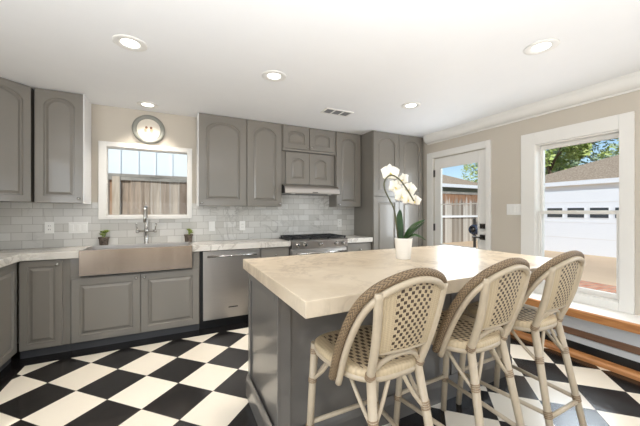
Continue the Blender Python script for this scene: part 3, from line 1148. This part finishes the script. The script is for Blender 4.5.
# ---- hood
t = thing('range_hood', 'slim stainless steel range hood under the small cabinet', 'range hood', (1.63, 3.62, 1.475))
hp = [(BACK - 0.014, 1.598), (3.585, 1.598)]
for k in range(7):
    a = PI / 2 * k / 6
    hp.append((3.585 - 0.115 * math.sin(a), 1.512 + 0.086 * math.cos(a)))
hp += [(3.465, 1.485), (3.48, 1.478), (BACK - 0.014, 1.478)]
obj('canopy', MB().prism(hp, 'x', 1.243, 2.018), 'steel', t)
obj('end_cap', MB().prism([(3.60, 1.596), (3.585, 1.596), (3.55, 1.59), (3.50, 1.56), (3.475, 1.52), (3.475, 1.482), (3.60, 1.482)], 'x', 1.2395, 1.243), 'black', t)
obj('filter', MB().box(1.29, 1.97, 3.52, 3.75, 1.472, 1.478), 'grille', t)
obj('badge', MB().box(1.615, 1.69, 3.4605, 3.47, 1.492, 1.502), 'slot', t)
for lx in (1.37, 1.89):
    obj('lamp', MB().lathe([(0.03, 0), (0.03, 0.006)], (lx, 3.53, 1.471), 16), 'plate', t)


# ---- outlets and switches on the backsplash
def outlet(x0, x1, z0, z1, label, name, n=1, kind='outlet', front=BACK - 0.012):
    t = thing(name, label, 'outlet' if kind == 'outlet' else 'switch', ((x0 + x1) / 2, front, (z0 + z1) / 2))
    obj('plate', MB().box(x0, x1, front - 0.007, front, z0, z1), 'plate', t, 0.002)
    wdt = (x1 - x0) / n
    for i in range(n):
        c = x0 + wdt * (i + 0.5)
        zm = (z0 + z1) / 2
        if kind == 'outlet':
            ins = obj('socket', MB().box(c - 0.017, c + 0.017, front - 0.009, front - 0.007, zm - 0.034, zm + 0.034), 'plate', t)
            mb = MB()
            for dz in (-0.018, 0.018):
                mb.box(c - 0.008, c - 0.005, front - 0.0095, front - 0.009, zm + dz - 0.006, zm + dz + 0.006)
                mb.box(c + 0.005, c + 0.008, front - 0.0095, front - 0.009, zm + dz - 0.006, zm + dz + 0.006)
            obj('slots', mb, 'slot', ins)
        else:
            obj('rocker', MB().box(c - 0.016, c + 0.016, front - 0.011, front - 0.007, zm - 0.033, zm + 0.033), 'plate', t, 0.002)
    return t


outlet(-1.112, -1.042, 1.035, 1.148, 'white single outlet leftmost on the tiled backsplash', 'wall_outlet')
outlet(-0.931, -0.775, 1.03, 1.142, 'white triple switch plate on the tiles beside the left succulent', 'switch_plate', 3, 'switch')
outlet(0.388, 0.458, 1.015, 1.13, 'white switch plate on the backsplash above the dishwasher', 'switch_plate', 1, 'switch')
outlet(0.75, 0.82, 1.015, 1.13, 'white outlet on the backsplash left of the range', 'wall_outlet')
outlet(2.158, 2.228, 1.025, 1.14, 'white outlet on the backsplash right of the range', 'wall_outlet')
# triple switch on the right wall
t = thing('switch_plate', 'white triple switch plate on the beige wall between door and window', 'switch', (RIGHT, 1.997, 1.272))
obj('plate', MB().box(RIGHT - 0.007, RIGHT, 1.919, 2.076, 1.212, 1.334), 'plate', t, 0.002)
for i in range(3):
    c = 1.945 + i * 0.052
    obj('rocker', MB().box(RIGHT - 0.011, RIGHT - 0.007, c - 0.016, c + 0.016, 1.24, 1.306), 'plate', t, 0.002)

# ---- round plaque over the sink window
t = thing('wall_plaque', 'round grey framed cream plaque above the sink window', 'wall decoration', (-0.235, BACK, 2.155))
mb = MB().lathe([(0.160, 0.0), (0.160, 0.016), (0.150, 0.028), (0.130, 0.030), (0.116, 0.020), (0.112, 0.0)], (-0.235, BACK, 2.155), 48, 'y')
obj('frame', mb, 'ring', t)
pf = obj('face', MB().lathe([(0.114, 0.0), (0.114, 0.014)], (-0.235, BACK - 0.001, 2.155), 48, 'y'), 'dial', t)
for s in (-1, 1):
    cxp = -0.235 + s * 0.024
    fg = obj('painted_figure', MB().ball((cxp + s * 0.004, BACK - 0.0165, 2.146), 0.017, 1.0, 0.12, 1.1, 14, 10), 'peach', pf)
    obj('painted_head', MB().ball((cxp - s * 0.002, BACK - 0.0165, 2.174), 0.013, 1, 0.15, 1.15, 14, 10), 'ink', fg)
obj('painted_line', MB().box(-0.285, -0.185, BACK - 0.016, BACK - 0.0148, 2.122, 2.126), 'ink', pf)


# ---- potted succulents
def succulent(x, y, label, seed, sc=1.0):
    rnd = random.Random(seed)
    t = thing('potted_succulent', label, 'potted plant', (x, y, CT), 'succulents on the worktop')
    obj('pot', MB().lathe([(0.034, 0), (0.037, 0.01), (0.042, 0.07), (0.048, 0.074), (0.048, 0.09), (0.042, 0.09), (0.04, 0.078)], (x, y, CT), 18), 'clay', t)
    obj('soil', MB().lathe([(0.0395, 0), (0.0395, 0.004)], (x, y, CT + 0.076), 18), 'soil', t)
    mb = MB()
    for i in range(4):
        a = rnd.uniform(0, 2 * PI)
        hx, hy, hz = x + 0.02 * math.cos(a), y + 0.02 * math.sin(a), CT + rnd.uniform(0.10, 0.14) * sc
        mb.tube([(x + 0.006 * math.cos(a), y + 0.006 * math.sin(a), CT + 0.078), (hx, hy, hz)], 0.004, 6)
        for k in range(11):
            b = k * 2.4
            el = 0.2 + 0.1 * k
            r = 0.026 * (1 - k * 0.05)
            tip = Vector((math.cos(b) * math.cos(el), math.sin(b) * math.cos(el), math.sin(el)))
            c = Vector((hx, hy, hz)) + tip * r * 0.6
            mb.tube([Vector((hx, hy, hz)), c, Vector((hx, hy, hz)) + tip * r * 1.3], [0.003, 0.0085, 0.001], 6)
    obj('leaves', mb, 'succ', t)
    return t


succulent(-0.635, 3.735, 'small green succulent in a grey pot at the left end of the sink', 3, 1.1)
succulent(0.165, 3.735, 'small green succulent in a grey pot at the right end of the sink', 8, 1.0)

# ================================================================== CEILING FIXTURES
def downlight(x, y, label, power=LAMP_POWER, r=0.075):
    t = thing('recessed_light', label, 'ceiling light', (x, y, CEIL), 'recessed ceiling lights')
    mb = MB().lathe([(r + 0.024, 0.0), (r + 0.024, -0.004), (r + 0.018, -0.007), (r - 0.012, -0.006), (r - 0.02, -0.002), (r - 0.021, 0.0)], (x, y, CEIL), 32)
    obj('trim_ring', mb, 'trim', t)
    obj('lens', MB().lathe([(r - 0.022, 0.0), (r - 0.022, -0.003)], (x, y, CEIL), 32), 'lens', t)['label'] = 'glowing lens'
    ld = bpy.data.lights.new('lamp_glow', 'AREA')
    ld.shape = 'DISK'
    ld.size = 2 * r - 0.05
    ld.energy = power
    ld.color = (1.0, 0.92, 0.82)
    ld.spread = math.radians(100)
    lo = bpy.data.objects.new('lamp_glow', ld)
    COL.objects.link(lo)
    lo.parent = t
    lo.location = (0, 0, -0.012)
    return t


downlight(-0.25, 2.31, 'lit recessed ceiling light leftmost and nearest the left edge')
downlight(0.745, 2.345, 'lit recessed ceiling light in the middle, left of the vent')
downlight(-0.23, 3.56, 'lit recessed ceiling light just above the round plaque')
downlight(2.235, 2.36, 'lit recessed ceiling light in front of the pantry')
downlight(2.225, 1.13, 'lit recessed ceiling light on the right, above the stools')
t = thing('ceiling_vent', 'white ceiling air vent with dark slats near the upper cabinets', 'vent', (1.645, 2.885, CEIL))
mb = MB()
vx0, vx1, vy0, vy1 = 1.475, 1.815, 2.805, 2.965
mb.box(vx0, vx1, vy0, vy0 + 0.02, CEIL - 0.008, CEIL)
mb.box(vx0, vx1, vy1 - 0.02, vy1, CEIL - 0.008, CEIL)
for a in (vx0, vx0 + 0.106, vx0 + 0.212, vx1 - 0.02):
    mb.box(a, a + 0.02, vy0 + 0.02, vy1 - 0.02, CEIL - 0.008, CEIL)
obj('vent_frame', mb, 'trim', t)
for i in range(3):
    a = vx0 + 0.02 + i * 0.106
    mb = MB()
    for k in range(8):
        yy = vy0 + 0.024 + k * 0.0145
        mb.prism([(yy, CEIL - 0.001), (yy + 0.009, CEIL - 0.007), (yy + 0.0105, CEIL - 0.007), (yy + 0.0015, CEIL - 0.001)], 'x', a, a + 0.086)
    mb.box(a, a + 0.086, vy0 + 0.02, vy1 - 0.02, CEIL - 0.001, CEIL)
    obj('louvre', mb, 'grille', t)

# ================================================================== ISLAND
t = thing('kitchen_island', 'grey panelled island cabinet carrying the marble top', 'island', (1.4, 1.7, 0))
IX0, IX1, IY0, IY1 = 0.462, 2.34, 1.402, 2.03
ITH = 0.066
obj('island_body', MB().box(IX0 + 0.012, IX1 - 0.012, IY0 + 0.012, IY1 - 0.012, 0.0, IT - ITH), 'island', t)
# end panel frames (stiles and rails proud of the body)
def frame_panel(nm, F, u0, u1, w0, w1, st, top, bot, th=0.012, mids=()):
    mb = MB()

    def bar(a, b, c, d_):
        q = [F.p(a, c, 0), F.p(b, c, 0), F.p(b, d_, 0), F.p(a, d_, 0)]
        q2 = [F.p(a, c, th), F.p(b, c, th), F.p(b, d_, th), F.p(a, d_, th)]
        mb.loops([q, q2], cap_first=True)
    bar(u0, u0 + st, w0, w1)
    bar(u1 - st, u1, w0, w1)
    bar(u0 + st, u1 - st, w1 - top, w1)
    bar(u0 + st, u1 - st, w0, w0 + bot)
    for m_ in mids:
        bar(m_ - st / 2, m_ + st / 2, w0 + bot, w1 - top)
    return obj(nm, mb, 'island', t, 0.002)


frame_panel('end_panel', Face((IX0 + 0.012, IY1, 0), (0, -1, 0), (-1, 0, 0)), 0.0, IY1 - IY0, 0.0, IT - ITH, 0.05, 0.06, 0.10)
frame_panel('end_panel', Face((IX1 - 0.012, IY0, 0), (0, 1, 0), (1, 0, 0)), 0.0, IY1 - IY0, 0.0, IT - ITH, 0.05, 0.06, 0.10)
frame_panel('front_panel', Face((IX0, IY0 + 0.012, 0), (1, 0, 0), (0, -1, 0)), 0.012, IX1 - IX0 - 0.012, 0.0, IT - ITH, 0.06, 0.06, 0.10, 0.008, (0.64, 1.26))
frame_panel('rear_panel', Face((IX1, IY1 - 0.012, 0), (-1, 0, 0), (0, 1, 0)), 0.012, IX1 - IX0 - 0.012, 0.0, IT - ITH, 0.06, 0.06, 0.10, 0.012, (0.64, 1.26))
def base_mould(F, u0, u1):
    pts = [(0.0, 0.0), (0.016, 0.0), (0.016, 0.105), (0.012, 0.125), (0.004, 0.145), (0.0, 0.145)]
    A = [F.p(u0, z, d) for d, z in pts]
    B = [F.p(u1, z, d) for d, z in pts]
    mb = MB()
    mb.loops([A, B], cap_first=True)
    obj('base_moulding', mb, 'island', t)


base_mould(Face((IX0, IY1, 0), (0, -1, 0), (-1, 0, 0)), 0, IY1 - IY0)
base_mould(Face((IX0, IY0 + 0.004, 0), (1, 0, 0), (0, -1, 0)), 0, IX1 - IX0)
base_mould(Face((IX1, IY0, 0), (0, 1, 0), (1, 0, 0)), 0, IY1 - IY0)
mb = MB().box(0.437, 2.412, 1.0, 2.085, IT - ITH, IT)
tag(obj('island_worktop', mb, 'island_marble', None, 0.004, (1.42, 1.54, IT - ITH)), 'thick veined cream marble slab on top of the island', 'countertop')

# ================================================================== ORCHID
ox, oy = 1.445, 1.60
t = thing('potted_orchid', 'white orchid arching from a white pot on the island', 'potted plant', (0, 0, 0))
mb = MB().lathe([(0.046, 0), (0.049, 0.004), (0.060, 0.138), (0.062, 0.145), (0.056, 0.145), (0.053, 0.128)], (0, 0, 0), 32)
obj('pot', mb, 'ceramic', t)
obj('bark_mix', MB().lathe([(0.0535, 0), (0.0535, 0.004), (0.03, 0.009)], (0, 0, 0.126), 24), 'soil', t)


def smooth_path(pts, n=5):
    """Catmull-Rom through the points"""
    P = [Vector(p) for p in pts]
    P = [P[0] * 2 - P[1]] + P + [P[-1] * 2 - P[-2]]
    out = []
    for i in range(1, len(P) - 2):
        for k in range(n):
            s = k / n
            a, b, c, d = P[i - 1], P[i], P[i + 1], P[i + 2]
            out.append(0.5 * ((2 * b) + (-a + c) * s + (2 * a - 5 * b + 4 * c - d) * s * s + (-a + 3 * b - 3 * c + d) * s ** 3))
    out.append(P[-2])
    return out


st = [(-0.035, 0.0, 0.13), (-0.05, 0.0, 0.24), (-0.066, -0.01, 0.34), (-0.108, -0.02, 0.425), (-0.137, -0.025, 0.49), (-0.136, -0.035, 0.545),
      (-0.098, -0.05, 0.578), (-0.045, -0.06, 0.548), (0.005, -0.07, 0.478), (0.05, -0.075, 0.40)]
sp = obj('flower_spike', MB().tube(smooth_path(st), 0.0052, 8), 'stem', t)


def flower(c, r, yaw, pitch, roll=0.0, buds=False):
    mt = Matrix.Translation(Vector(c)) @ Matrix.Rotation(yaw, 4, 'Z') @ Matrix.Rotation(pitch, 4, 'X') @ Matrix.Rotation(roll, 4, 'Y')
    mb = MB()
    # the flower faces -Y; petals lie in XZ
    def petal(ang, ln, wd, off):
        def fn(u, v):
            s = v
            wv = wd * math.sin(PI * min(1, 0.12 + 0.88 * s) ** 0.8) if s < 1 else 0.0
            x = (u - 0.5) * 2 * wv
            z = ln * s
            y = off - 0.22 * ln * math.sin(PI * s * 0.9) * 0.6 + 0.5 * x * x / max(wd, 1e-4)
            ca, sa = math.cos(ang), math.sin(ang)
            return mt @ Vector((x * ca + z * sa, y, -x * sa + z * ca))
        mb.grid(fn, 6, 8, 0.0016)
    for a, ln, wd, off in ((0, 0.95, 0.46, 0.004), (2.15, 0.9, 0.44, 0.004), (-2.15, 0.9, 0.44, 0.004), (1.25, 1.0, 0.70, 0.0), (-1.25, 1.0, 0.70, 0.0)):
        petal(a, ln * r, wd * r, off)
    f = obj('flower', mb, 'petal', sp)
    f['label'] = 'white orchid flower'
    mb = MB()
    p = mt @ Vector((0, -0.10 * r, -0.06 * r))
    q = mt @ Vector((0, -0.36 * r, -0.30 * r))
    mb.tube([p, (p + q) / 2 + Vector((0, 0, -0.04 * r)), q], [0.06 * r, 0.10 * r, 0.03 * r], 8)
    return f, mb


FL = [((-0.092, 0.0, 0.60), 0.072, 0.1, -0.2, 0.0), ((-0.058, 0.0, 0.50), 0.062, 0.5, -0.1, 0.4),
      ((0.0, 0.015, 0.555), 0.052, -0.9, -0.2, -0.2), ((-0.015, -0.01, 0.44), 0.062, 0.2, 0.1, 0.2),
      ((0.04, 0.0, 0.485), 0.056, -0.6, 0.0, 0.3), ((0.028, -0.02, 0.415), 0.05, -0.2, 0.2, 0.0), ((0.078, -0.01, 0.405), 0.046, -0.5, 0.2, 0.1)]
for i, (c, r, yw, pi_, ro) in enumerate(FL):
    f, mb = flower(c, r, yw, pi_, ro)
    # lips: part of their flower
    obj('lip', mb, 'petal_c', f)


def strap_leaf(pts, wd, bank):
    P = smooth_path(pts, 4)
    mb = MB()
    n = len(P) - 1
    side = Vector(bank).normalized()

    def fn(u, v):
        s = v * n
        i = min(int(s), n - 1)
        p = P[i].lerp(P[i + 1], s - i)
        ww = wd * (math.sin(PI * (0.10 + 0.9 * v)) ** 0.6 if v < 1 else 0.0)
        x = (u - 0.5) * 2
        return p + side * (x * ww) + Vector((0, 0, 0.35 * ww * abs(x)))
    mb.grid(fn, 6, 16, 0.0025)
    return obj('leaf', mb, 'leaf', t)


strap_leaf([(-0.015, 0.0, 0.13), (-0.022, 0.01, 0.20), (-0.022, 0.02, 0.27), (-0.015, 0.03, 0.345)], 0.028, (1, 0.15, 0))
strap_leaf([(0.0, -0.005, 0.13), (0.03, -0.02, 0.185), (0.075, -0.03, 0.235), (0.14, -0.035, 0.275)], 0.022, (-0.3, 0.9, 0.25))
strap_leaf([(0.005, 0.0, 0.13), (0.045, 0.01, 0.165), (0.095, 0.02, 0.205), (0.155, 0.025, 0.255)], 0.016, (-0.2, 0.9, 0.3))
strap_leaf([(0.005, 0.01, 0.13), (0.05, 0.0, 0.155), (0.10, -0.015, 0.155), (0.15, -0.03, 0.13)], 0.026, (0.1, 1, 0.35))
t.location = (ox, oy, IT)
t.rotation_euler = (0, 0, math.radians(-26.4))


# ================================================================== STOOLS
def wrap(P0, P1, s, r, turns=3, gap=0.009):
    """cane binding wound around a pole: one continuous helix"""
    P0, P1 = Vector(P0), Vector(P1)
    d = (P1 - P0).normalized()
    a = d.orthogonal().normalized()
    b = d.cross(a)
    n = turns * 12
    c0 = P0.lerp(P1, s) - d * (turns * gap / 2)
    return MB().tube([c0 + d * (gap * turns * q / n) + (a * math.cos(2 * PI * q / 12) + b * math.sin(2 * PI * q / 12)) * r for q in range(n + 1)], 0.003, 6)


def make_stool():
    t = thing('counter_stool', '', 'bar stool')
    SZ = 0.635
    # seat outline: rounded, wider in front
    def seat_xy(a, k=1.0):
        ca, sa = math.cos(a), math.sin(a)
        e = 0.62
        x = math.copysign(abs(ca) ** e, ca)
        y = math.copysign(abs(sa) ** e, sa)
        hw = 0.198 + 0.022 * y
        return x * hw * k, y * 0.205 * k
    N = 36
    ring = [seat_xy(2 * PI * i / N) for i in range(N)]
    obj('seat_frame', MB().tube([(x * 0.965, y * 0.965, SZ - 0.028) for x, y in ring], 0.016, 8, closed=True), 'cane', t)
    mb = MB()
    mb.uv = mb.bm.loops.layers.uv.new('UVMap')
    top = []
    levels = [(1.0, -0.03), (1.03, -0.012), (1.02, 0.004), (0.97, 0.010), (0.75, 0.006), (0.45, 0.0), (0.15, -0.003)]
    for k, dz in levels:
        top.append([mb.bm.verts.new((x * k, y * k, SZ + dz)) for x, y in ring])
    low = [mb.bm.verts.new((x * 0.9, y * 0.9, SZ - 0.03)) for x, y in ring]
    allr = [low] + top
    for A, B in zip(allr, allr[1:]):
        for i in range(N):
            f = mb.bm.faces.new((A[i], A[(i + 1) % N], B[(i + 1) % N], B[i]))
            f.smooth = True
    mb.bm.faces.new(top[-1])
    mb.bm.faces.new(low[::-1])
    for f in mb.bm.faces:
        for lp in f.loops:
            c = lp.vert.co
            lp[mb.uv].uv = (c.x / 0.46 + 0.5, c.y / 0.46 + 0.5)
    obj('woven_seat', mb, 'weave', t)
    # legs
    legs = {}
    for nm, (x1, y1), (x0, y0) in (('fl', (-0.185, 0.165), (-0.20, 0.215)), ('fr', (0.185, 0.165), (0.20, 0.215)),
                                   ('rl', (-0.118, -0.192), (-0.165, -0.31)), ('rr', (0.118, -0.192), (0.165, -0.31))):
        topz = SZ - 0.012
        path = [(x0, y0, 0.0), (x0 + (x1 - x0) * 0.5, y0 + (y1 - y0) * 0.5, topz * 0.5), (x1, y1, topz)]
        lg_ = obj('leg', MB().tube(path, [0.0165, 0.0175, 0.0185], 12), 'cane', t)
        legs[nm] = (Vector(path[0]), Vector(path[-1]))
        for q in ((0.33, 0.71, 0.94) if nm in ('fl', 'fr') else (0.33, 0.74)):
            obj('binding', wrap(path[0], path[-1], q, 0.0182, 3 if nm in ('fl', 'fr') else 4), 'binding', lg_)

    def at(nm, z):
        a, b = legs[nm]
        return a.lerp(b, z / b.z)
    # stretchers
    for a, b, z in (('fl', 'rl', 0.205), ('fr', 'rr', 0.205), ('rl', 'rr', 0.19), ('fl', 'fr', 0.225)):
        obj('stretcher', MB().tube([at(a, z), at(b, z)], 0.0115, 10), 'cane', t)
    # curved braces under the seat: two from each leg
    for a, b in (('fl', 'fr'), ('fr', 'rr'), ('rr', 'rl'), ('rl', 'fl')):
        p, q = at(a, 0.44), at(b, 0.44)
        A, B = at(a, 0.605), at(b, 0.605)
        for s0, e0, e1 in ((p, A, B), (q, B, A)):
            far = e0.lerp(e1, 0.36)
            far.z = 0.60
            mid = s0.lerp(far, 0.55)
            mid = mid + (s0 - far).cross(Vector((0, 0, 1))) * 0.0 + Vector((0, 0, -0.012))
            obj('brace', MB().tube(smooth_path([s0, mid, far], 5), 0.0085, 8), 'cane', t)
    # back posts rise from the rear legs
    def post(f):
        return 0.122 + 0.036 * f, -0.192 - 0.10 * f - 0.012 * math.sin(PI * f), SZ - 0.02 + 0.355 * f
    for s in (-1, 1):
        path = smooth_path([(s * post(f)[0], post(f)[1], post(f)[2]) for f in (0, 0.25, 0.5, 0.75, 1.0)], 4)
        bp = obj('back_post', MB().tube(path, 0.0165, 12), 'cane', t)
        obj('binding', wrap(path[0], path[4], 0.1, 0.0182, 3), 'binding', bp)
    # outer rim: a barrel arch from the seat sides over the back
    half = [(-0.226, -0.085, 0.592), (-0.228, -0.13, 0.71), (-0.222, -0.18, 0.82), (-0.205, -0.23, 0.91), (-0.168, -0.278, 0.975), (-0.095, -0.308, 1.014)]
    full = half + [(0, -0.317, 1.03)] + [(-x, y, z) for x, y, z in half[::-1]]
    path = smooth_path(full, 6)
    obj('back_rim', MB().tube(path, 0.0165, 12, uv=True), 'rim', t)
    inner = smooth_path([(x * 0.905, y - 0.010, z - 0.024) for x, y, z in full], 6)
    obj('inner_rim', MB().tube(inner, 0.0135, 10), 'cane', t)

    # woven back panel between the posts
    def fn(u, v):
        s = (u - 0.5) * 2
        zt = 1.012 - 0.052 * abs(s) ** 2.4
        z = 0.728 + (zt - 0.728) * v
        f = (z - (SZ - 0.02)) / 0.355
        px_, py_, _ = post(min(f, 1.05))
        return (s * px_, py_ - 0.016 * (1 - s * s), z)
    obj('back_panel', MB().grid(fn, 16, 22, 0.008), 'weave_back', t)
    obj('back_rail', MB().tube(smooth_path([(-0.132, -0.226, 0.728), (-0.07, -0.24, 0.728), (0, -0.244, 0.728), (0.07, -0.24, 0.728), (0.132, -0.226, 0.728)], 4), 0.0115, 10), 'cane', t)
    # bent cane loop below the panel
    obj('loop', MB().tube(smooth_path([(-0.112, -0.2, 0.648), (-0.07, -0.218, 0.685), (0, -0.232, 0.705), (0.07, -0.218, 0.685), (0.112, -0.2, 0.648)], 5), 0.010, 10), 'cane', t)
    return t


stool = make_stool()
SP = [((0.795, 1.12, 0), 0, 'cream rattan counter stool nearest the camera, at the left end of the island front'),
      ((1.338, 1.11, 0), 2, 'middle cream rattan counter stool of the three along the island'),
      ((1.873, 1.12, 0), 1, 'cream rattan counter stool farthest right, closest to the window')]
for i, (loc, rz, lab) in enumerate(SP):
    o = stool if i == 0 else copy_tree(stool)
    o.location = loc
    o.rotation_euler = (0, 0, math.radians(rz))
    tag(o, lab, 'bar stool', 'rattan stools at the island')

# ================================================================== OUTSIDE
GZ = -0.15
struct('ground', MB().box(-30, 60, -25, 60, GZ - 0.2, GZ), 'pave', None, 'tan concrete driveway outside the windows', 'ground')
struct('brick_paving', MB().box(4.6, 7.35, 0.5, 5.0, GZ, GZ + 0.02), 'brick', None, 'red brick strip in the driveway under the right window', 'paving')
# fence behind the sink window
def fence(x0, x1, y, top, label, bw=0.142, post_x=(), rail_top=True, mat='fence'):
    t = thing('wooden_fence', label, 'fence', ((x0 + x1) / 2, y, GZ))
    rnd = random.Random(int(x0 * 10) + 5)
    mb = MB()
    x = x0
    while x < x1:
        dz = rnd.uniform(-0.012, 0.012)
        mb.box(x + 0.001, x + bw - 0.002, y + rnd.uniform(-0.014, 0.010), y + 0.02, GZ, top + dz)
        x += bw
    obj('boards', mb, mat, t)
    if rail_top:
        obj('cap_rail', MB().box(x0, x1, y - 0.035, y + 0.03, top + 0.005, top + 0.045), 'fence_top', t)
        obj('top_rail', MB().box(x0, x1, y - 0.03, y - 0.008, top - 0.055, top + 0.005), 'fence_top', t)
    for px in post_x:
        obj('post', MB().box(px, px + 0.10, y - 0.045, y - 0.006, GZ, top + 0.0), 'fence_post', t)
    return t


fence(-3.4, 3.6, 5.6, 1.80, 'weathered brown board fence behind the sink window', 0.14, (-0.84,))
sd = thing('neighbouring_house', 'pale white vertical sided house rising behind the near fence', 'building', (-0.2, 7.0, GZ))
obj('siding_wall', MB().box(-5, 4.0, 7.0, 9.0, GZ, 4.2), 'siding', sd)
for k in range(29):
    x = -4.9 + k * 0.305
    obj('batten', MB().box(x, x + 0.022, 6.975, 7.0, GZ, 4.2), 'siding', sd)

# garage facing the right window
g = thing('garage', 'white garage with grey hip roof beyond the right window', 'building', (15, 4, GZ))
GX = 12.1
obj('wall', MB().box(GX, GX + 7, -2.5, 7.6, GZ, 2.12), 'stucco', g)
obj('fascia', MB().box(GX - 0.14, GX - 0.10, -2.9, 8.0, 2.13, 2.27), 'fascia', g)
obj('soffit', MB().box(GX - 0.10, GX + 7.3, -2.9, 8.0, 2.12, 2.16), 'stucco', g)
mb = MB()
A = [(GX - 0.14, -2.9, 2.27), (GX + 7.3, -2.9, 2.27), (GX + 7.3, 7.4, 2.27), (GX - 0.14, 7.4, 2.27)]
B = [(GX + 3.2, -0.5, 4.3), (GX + 3.8, -0.5, 4.3), (GX + 3.8, 0.7, 4.3), (GX + 3.2, 0.7, 4.3)]
mb.loops([A, B], cap_first=True)
obj('roof', mb, 'roof', g)
gd = obj('garage_door', MB().box(GX - 0.04, GX, 3.2, 6.35, GZ, 1.95), 'fascia', g)
for zz in (0.36, 0.88, 1.55):
    obj('panel_joint', MB().box(GX - 0.046, GX - 0.04, 3.2, 6.35, zz, zz + 0.014), 'stucco', gd)
for i in range(4):
    y0 = 3.64 + i * 0.608
    fr = obj('window_frame', MB().box(GX - 0.05, GX - 0.04, y0 - 0.02, y0 + 0.475, 1.03, 1.39), 'fascia', gd)
    obj('pane', MB().box(GX - 0.056, GX - 0.05, y0, y0 + 0.455, 1.05, 1.37), 'garage_glass', fr)

# yard beyond the glazed door
yf = fence(8.2, 15.5, 9.4, 2.1, 'tall weathered fence seen through the glazed door', 0.15, (), True, 'fence_pale')
obj('middle_rail', MB().box(8.2, 15.5, 9.34, 9.395, 0.98, 1.07), 'fascia', yf)['label'] = 'white middle rail'
h = thing('yard_house', 'sage sided house with grey roof beyond the tall yard fence', 'building', (15, 14, GZ))
obj('wall', MB().box(10, 17, 12.0, 17, GZ, 2.75), 'green_wall', h)
obj('gutter', MB().box(9.6, 17.4, 11.5, 11.62, 2.6, 2.78), 'fascia', h)
mb = MB()
mb.loops([[(9.6, 11.5, 2.78), (17.4, 11.5, 2.78), (17.4, 17.5, 2.78), (9.6, 17.5, 2.78)], [(12.0, 14.2, 4.1), (13, 14.2, 4.1), (13, 14.8, 4.1), (12.0, 14.8, 4.1)]], cap_first=True)
obj('roof', mb, 'roof', h)
# hose reel by the door
hr = thing('hose_reel', 'dark blue garden hose coiled on a stand outside the glazed door', 'hose', (5.83, 4.25, GZ))
hx, hy = 5.83, 4.25
mb = MB()
for k in range(5):
    r = 0.085 + 0.01 * (k % 2)
    mb.tube([(hx - 0.06 + k * 0.03, hy + r * math.cos(2 * PI * q / 20), 0.86 + r * math.sin(2 * PI * q / 20)) for q in range(20)], 0.016, 8, closed=True)
obj('coil', mb, 'hose', hr)
mb = MB()
mb.box(hx - 0.02, hx + 0.02, hy - 0.02, hy + 0.02, GZ, 1.10)
mb.tube([(hx - 0.09, hy, 0.86), (hx + 0.09, hy, 0.86)], 0.035, 12)
obj('stand', mb, 'dark_metal', hr)


def tree(x, y, h_, r, label, mat, seed, n=4200, group='trees beyond the garage'):
    rnd = random.Random(seed)
    t = thing('leafy_tree', label, 'tree', (x, y, GZ), group)
    mb = MB().tube([(x, y, GZ), (x + 0.1, y - 0.1, h_ * 0.35), (x - 0.1, y + 0.1, h_ * 0.7)], [0.16, 0.10, 0.05], 8)
    for k in range(6):
        a = k * 1.05
        mb.tube([(x, y, h_ * (0.35 + 0.05 * k)), (x + math.cos(a) * r * 0.6, y + math.sin(a) * r * 0.6, h_ * (0.6 + 0.05 * k))], [0.07, 0.02], 6)
    obj('trunk', mb, 'bark', t)
    mb = MB()
    blobs = []
    for k in range(16):
        a, b = rnd.uniform(0, 2 * PI), rnd.uniform(-0.9, 1.0)
        q = rnd.uniform(0.45, 0.8)
        blobs.append((Vector((x + math.cos(a) * r * q, y + math.sin(a) * r * q, h_ * 0.68 + b * h_ * 0.27)), r * rnd.uniform(0.28, 0.46)))
    for k in range(n):
        c, br = rnd.choice(blobs)
        d = Vector((rnd.gauss(0, 1), rnd.gauss(0, 1), rnd.gauss(0, 1))).normalized()
        p = c + d * br * rnd.uniform(0.7, 1.05)
        s = rnd.uniform(0.10, 0.22)
        a = Vector((rnd.gauss(0, 1), rnd.gauss(0, 1), rnd.gauss(0, 1))).normalized()
        b = a.orthogonal().normalized()
        vs = [mb.bm.verts.new(p + a * s), mb.bm.verts.new(p + b * s * 0.55), mb.bm.verts.new(p - a * s), mb.bm.verts.new(p - b * s * 0.55)]
        mb.bm.faces.new(vs)
    obj('foliage', mb, mat, t)


tree(21.5, 10.4, 7.0, 2.0, 'sunny green tree left behind the garage roof', 'foliage', 1)
tree(30.6, 20.5, 8.6, 2.6, 'sunny green tree showing at the upper corner of the door glass', 'foliage', 2)
tree(23.0, 6.0, 7.8, 2.3, 'pale green tree right behind the garage ridge', 'foliage', 5)
tree(29.5, 12.4, 9.0, 2.8, 'darker green tree in the gap behind the garage roof', 'foliage_dark', 4)
